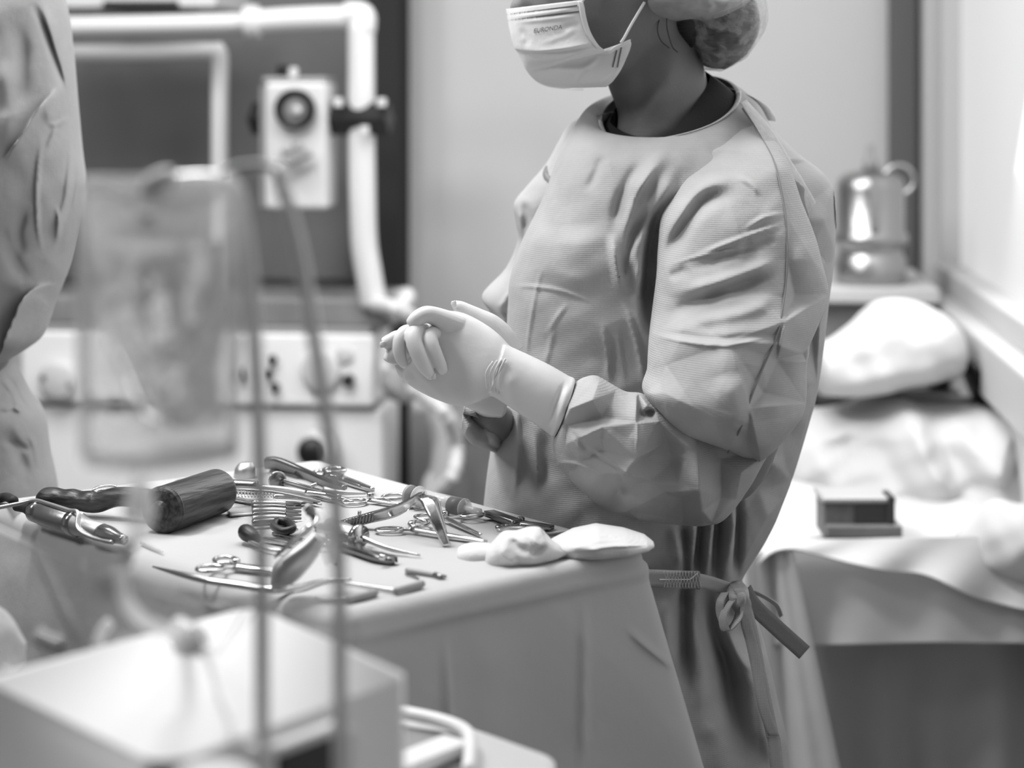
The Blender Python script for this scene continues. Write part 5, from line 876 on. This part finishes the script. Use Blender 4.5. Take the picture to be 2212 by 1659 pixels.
flat('white-lit flat spatula between the curette and the folded retractor', [(572, 1163, .004), (600, 1168, .004), (640, 1176, .004)], [.004, .008, .006], 'steel', 'spatula', 'spatula'); flat('thin flat spatula just right of the curette shank', [(590, 1152, .003), (620, 1158, .003), (660, 1168, .003)], .003, 'dsteel', 'spatula', 'spatula')
fc2 = ringed('small dark clamp folded under the right hanger rod', (700, 1138), (690, 1172), (712, 1182), [(718, 1212), (724, 1216)], L=.012, W=.009, m='dsteel')
probe('dark handled hook lying left of the trocar disc', [(690, 1140, .010), (720, 1146, .012), (765, 1166, .010)], [.004, .006, .003], 'dsteel', 'hook', None, 'hook')
# clear curved shield in front, slightly out of focus
sh2 = tool('curved_retractor', 'broad curved metal retractor standing near the front, blurred', 'retractor', 610, 1262)
d_ = 1.80
mk('lower_blade', loft([(586, 1256, 592, 1272, d_, .004), (592, 1222, 632, 1262, d_, .009), (622, 1190, 664, 1232, d_, .012), (654, 1166, 690, 1196, d_, .010), (676, 1150, 700, 1168, d_, .006)], 40, 30), 'satin', sh2)
mk('upper_blade', ribbon([P(596, 1200, d_-.01), P(625, 1175, d_-.012), P(655, 1150, d_-.012), P(676, 1136, d_-.008), P(680, 1118, d_), P(664, 1102, d_)], [.006, .011, .013, .010, .007, .006], .003, [(.5, -.3, .8)]*6), 'steel', sh2)
mk('top_tip', tube([P(660, 1104, d_), P(668, 1098, d_), P(672, 1110, d_)], .0045, 12), 'dsteel', sh2); mk('side_blade', loft([(686, 1100, 700, 1100, d_+.02, .004), (682, 1130, 722, 1120, d_+.02, .010), (690, 1180, 728, 1165, d_+.02, .010), (702, 1222, 724, 1215, d_+.02, .004)], 30, 24), 'clear', sh2)
# clear tip beside the handpiece
probe('short clear tip lying in front of the mallet face', [(308, 1172, .003), (330, 1182, .003), (352, 1192, .003)], [.003, .0026, .0008], 'tubing', 'burr', None, 'burr')
# ---- gauze
def gz(name, st, label, disp=None, **k): return tag(mk(name, loft(st, 70, 80, disp=disp, rough=.0008, front=.6, ex=2.5, **k), 'gauze'), label, 'gauze', 'gauze on the table corner')
gz('gauze_roll', [(986, 1196, 986, 1206, 1.965, .008), (992, 1184, 994, 1213, 1.965, .018), (1015, 1176, 1015, 1217, 1.96, .022), (1045, 1176, 1045, 1216, 1.96, .022), (1075, 1180, 1072, 1214, 1.96, .018)], 'small rounded white gauze roll at the left of the gauze pile')
gz('gauze_swab', [(1046, 1218, 1050, 1230, 1.945, .008), (1052, 1190, 1078, 1229, 1.94, .022), (1066, 1172, 1100, 1225, 1.94, .028), (1086, 1152, 1130, 1220, 1.94, .030), (1115, 1150, 1160, 1215, 1.94, .030), (1140, 1142, 1185, 1210, 1.945, .028), (1165, 1142, 1205, 1205, 1.95, .022), (1176, 1158, 1226, 1196, 1.95, .010)], 'crumpled white gauze swab in the middle of the gauze pile',
   disp=lambda x, y: folds(x, y, [('v', 8, 9, [(1100, 1160), (1120, 1185), (1150, 1192)]), ('c', 8, 14, [(1150, 1145), (1160, 1170), (1185, 1180)]), ('v', 8, 8, [(1140, 1200), (1165, 1190), (1180, 1170)]), ('r', 6, 12, [(1080, 1170), (1090, 1200), (1120, 1220)])]))
fp = [(1170, 1178, 1180, 1196), (1195, 1168, 1205, 1200), (1240, 1150, 1240, 1200), (1290, 1141, 1290, 1197), (1350, 1150, 1350, 1190), (1395, 1162, 1396, 1182), (1412, 1172, 1412, 1179)]
gz('folded_gauze', [(a, b, c, d, 1.985, r) for (a, b, c, d), r in zip(fp, (.01, .03, .045, .05, .045, .03, .01))], 'folded white gauze stack reaching the right corner of the table', disp=lambda x, y: folds(x, y, [('v', 3, 4, [(1250, 1180), (1330, 1172), (1408, 1172)]), ('v', 3, 4, [(1280, 1165), (1350, 1162), (1405, 1168)]), ('c', 5, 14, [(1220, 1185), (1270, 1178), (1300, 1190)]), ('s', 5, 10, [(1405, 1176), (1330, 1178), (1250, 1190)])]), lin=True)
# ================================================================== second person at the left edge
p2 = thing('person', 'person in crinkled surgical gown cut off by the left edge', 'person', P(-160, 2850, 2.5))
S2 = [('s', 14, 26, [(0, 355), (40, 310), (90, 235), (128, 186)]), ('c', 9, 14, [(128, 188), (112, 240), (104, 270)]), ('v', 16, 7, [(66, 0), (95, 60), (115, 120), (135, 180), (152, 218)]), ('r', 8, 14, [(90, 0), (115, 70), (140, 150), (158, 210)]), ('c', 6, 7, [(98, 290), (85, 350), (80, 420), (84, 500), (94, 552)]), ('v', 8, 12, [(50, 560), (36, 510), (45, 470), (60, 440)]),
  ('c', 8, 10, [(153, 255), (156, 330), (146, 420), (126, 500), (112, 560)]), ('v', 9, 7, [(162, 330), (160, 400), (140, 480)]), ('s', 34, 26, [(0, 770), (30, 720), (60, 650), (80, 622), (108, 614)]), ('c', 5, 6, [(105, 262), (120, 270), (152, 252)]), ('c', 5, 6, [(125, 268), (112, 300), (100, 320)]), ('r', 9, 24, [(10, 120), (25, 220), (15, 330)]), ('v', 10, 18, [(35, 40), (45, 140), (30, 260)]), ('v', 6, 14, [(0, 480), (20, 540), (60, 620)]), ('c', 5, 7, [(120, 440), (130, 480), (124, 530)])]
g2up = loft([(-420, -60, 95, -120, 2.50, .13), (-430, 60, 138, 0, 2.50, .15), (-420, 160, 155, 120, 2.50, .16), (-410, 250, 163, 215, 2.50, .16), (-400, 340, 173, 320, 2.50, .155), (-395, 430, 182, 400, 2.50, .15), (-390, 500, 172, 480, 2.50, .145), (-385, 580, 150, 570, 2.50, .14), (-380, 660, 118, 650, 2.50, .135), (-378, 720, 93, 720, 2.50, .13), (-375, 760, 60, 752, 2.50, .12), (-370, 800, 5, 785, 2.50, .10)], 260, 260, disp=lambda x, y: folds(x, y, S2)*1.2+facets(x, y, crumple(31, -200, -150, 260, 860, 48, 2.6)), rough=.0010, front=.68, cap=(True, True))
gg = mk('surgical_gown', g2up, 'gown', p2)
S3 = [('c', 9, 10, [(2, 815), (30, 850), (48, 905)]), ('v', 10, 10, [(18, 800), (40, 860), (80, 895)]), ('c', 6, 8, [(0, 888), (30, 880), (60, 890)]), ('v', 7, 14, [(10, 920), (40, 980), (60, 1040)]), ('c', 6, 10, [(60, 930), (80, 970), (84, 1020)]), ('v', 5, 8, [(0, 950), (30, 960), (70, 975)]), ('r', 7, 10, [(26, 795), (50, 850), (78, 880)])]
mk('gown_skirt', loft([(-370, 760, 20, 775, 2.52, .10), (-372, 800, 34, 795, 2.52, .11), (-380, 850, 60, 850, 2.52, .12), (-385, 890, 92, 898, 2.52, .125), (-390, 980, 104, 975, 2.52, .13), (-395, 1080, 122, 1080, 2.52, .135), (-400, 1300, 130, 1300, 2.52, .14), (-410, 1900, 140, 1900, 2.52, .15)], 200, 220, disp=lambda x, y: folds(x, y, S3)+facets(x, y, crumple(37, -200, 740, 220, 1950, 40, 2.6)), rough=.0010, front=.68), 'gown', p2)
hx_ = -150
b2 = mk('body', join(loft([(hx_-60, -640, hx_+60, -640, 2.50, .03), (hx_-120, -600, hx_+110, -600, 2.50, .075), (hx_-140, -520, hx_+135, -520, 2.50, .09), (hx_-130, -420, hx_+125, -420, 2.50, .088), (hx_-105, -330, hx_+105, -330, 2.50, .075), (hx_-70, -275, hx_+75, -275, 2.50, .055), (hx_-80, -230, hx_+85, -230, 2.50, .055), (hx_-110, -150, hx_+120, -150, 2.50, .07), (hx_-230, -90, hx_+210, -90, 2.5, .09), (hx_-230, 100, hx_+200, 100, 2.5, .1), (hx_-200, 900, hx_+160, 900, 2.5, .09)], 60, 36),
   *[loft([(a, 850, a+150, 850, 2.52, .07), (a+15, 1700, a+125, 1700, 2.52, .05), (a+35, 2400, a+95, 2400, 2.52, .035), (a+30, 2470, a+100, 2470, 2.52, .04)], 30, 20) for a in (-350, -130)], *[loft([(a+20, 2440, a+110, 2440, 2.50, .04), (a+10, 2495, a+120, 2495, 2.45, .09)], 10, 16) for a in (-350, -130)]), 'skin', p2); remesh(b2, .007, 3)
mk('surgical_cap', loft([(hx_-60, -665, hx_+60, -665, 2.51, .04), (hx_-140, -620, hx_+140, -620, 2.51, .095), (hx_-160, -540, hx_+160, -540, 2.52, .108), (hx_-145, -470, hx_+145, -470, 2.53, .10)], 30, 36), 'cap', p2)
mk('face_mask', loft([(hx_-100, -440, hx_+100, -440, 2.44, .05), (hx_-110, -400, hx_+110, -400, 2.43, .055), (hx_-95, -340, hx_+95, -340, 2.43, .055), (hx_-60, -300, hx_+60, -300, 2.45, .045)], 24, 30), 'mask', p2)
# ================================================================== camera, light, view
cam = bpy.data.cameras.new('camera'); co = bpy.data.objects.new('camera', cam); C.objects.link(co)
co.location = (0, 0, HC); co.rotation_euler = (PI/2, 0, 0)
cam.sensor_width = 36; cam.lens = FPX/2212*36; cam.shift_y = -(829.5-HY)/2212; cam.shift_x = 0
cam.clip_start = .05; cam.dof.use_dof = True; cam.dof.focus_distance = 2.14; cam.dof.aperture_fstop = 3.0
bpy.context.scene.camera = co
def area(name, loc, tgt, sx, sy, e):
    l = bpy.data.lights.new(name, 'AREA'); l.shape = 'RECTANGLE'; l.size = sx; l.size_y = sy; l.energy = e
    o = bpy.data.objects.new(name, l); C.objects.link(o); o.location = loc
    o.rotation_euler = (Vector(tgt)-Vector(loc)).to_track_quat('-Z', 'Y').to_euler(); return o
w = bpy.data.worlds.new('world'); bpy.context.scene.world = w; w.use_nodes = True
w.node_tree.nodes['Background'].inputs[0].default_value = (1, 1, 1, 1); w.node_tree.nodes['Background'].inputs[1].default_value = 0.07
area('operating_lamp', (-0.95, 2.25, 2.75), (0.0, 2.15, 0.9), .45, .45, 28)
area('side_fill', (-2.1, 1.55, 2.55), (0.1, 2.3, 1.0), .5, .5, 17)  # added fill from the left for chest and gloves, no fixture stands here
area('rear_fill', (-1.25, 3.15, 2.65), (0.1, 2.2, 1.0), .5, .5, 16)  # added unseen fill, lights the chest while grazing the left drape
area('ceiling_light', (-0.2, 2.8, 2.93), (-0.1, 3.1, 0), 1.2, .8, 25)
area('window_light', (0.78, 3.3, 1.7), (0.0, 2.7, 1.1), 1.3, 1.2, 17)
vs = bpy.context.scene.view_settings; vs.view_transform = 'Standard'; vs.look = 'None'; vs.gamma = 1; vs.use_curve_mapping = False; vs.exposure = 0.15; cy = bpy.context.scene.cycles; cy.max_bounces = 8; cy.diffuse_bounces = 3; cy.glossy_bounces = 3; cy.transmission_bounces = 6; cy.transparent_max_bounces = 10; cy.caustics_reflective = False; cy.caustics_refractive = False
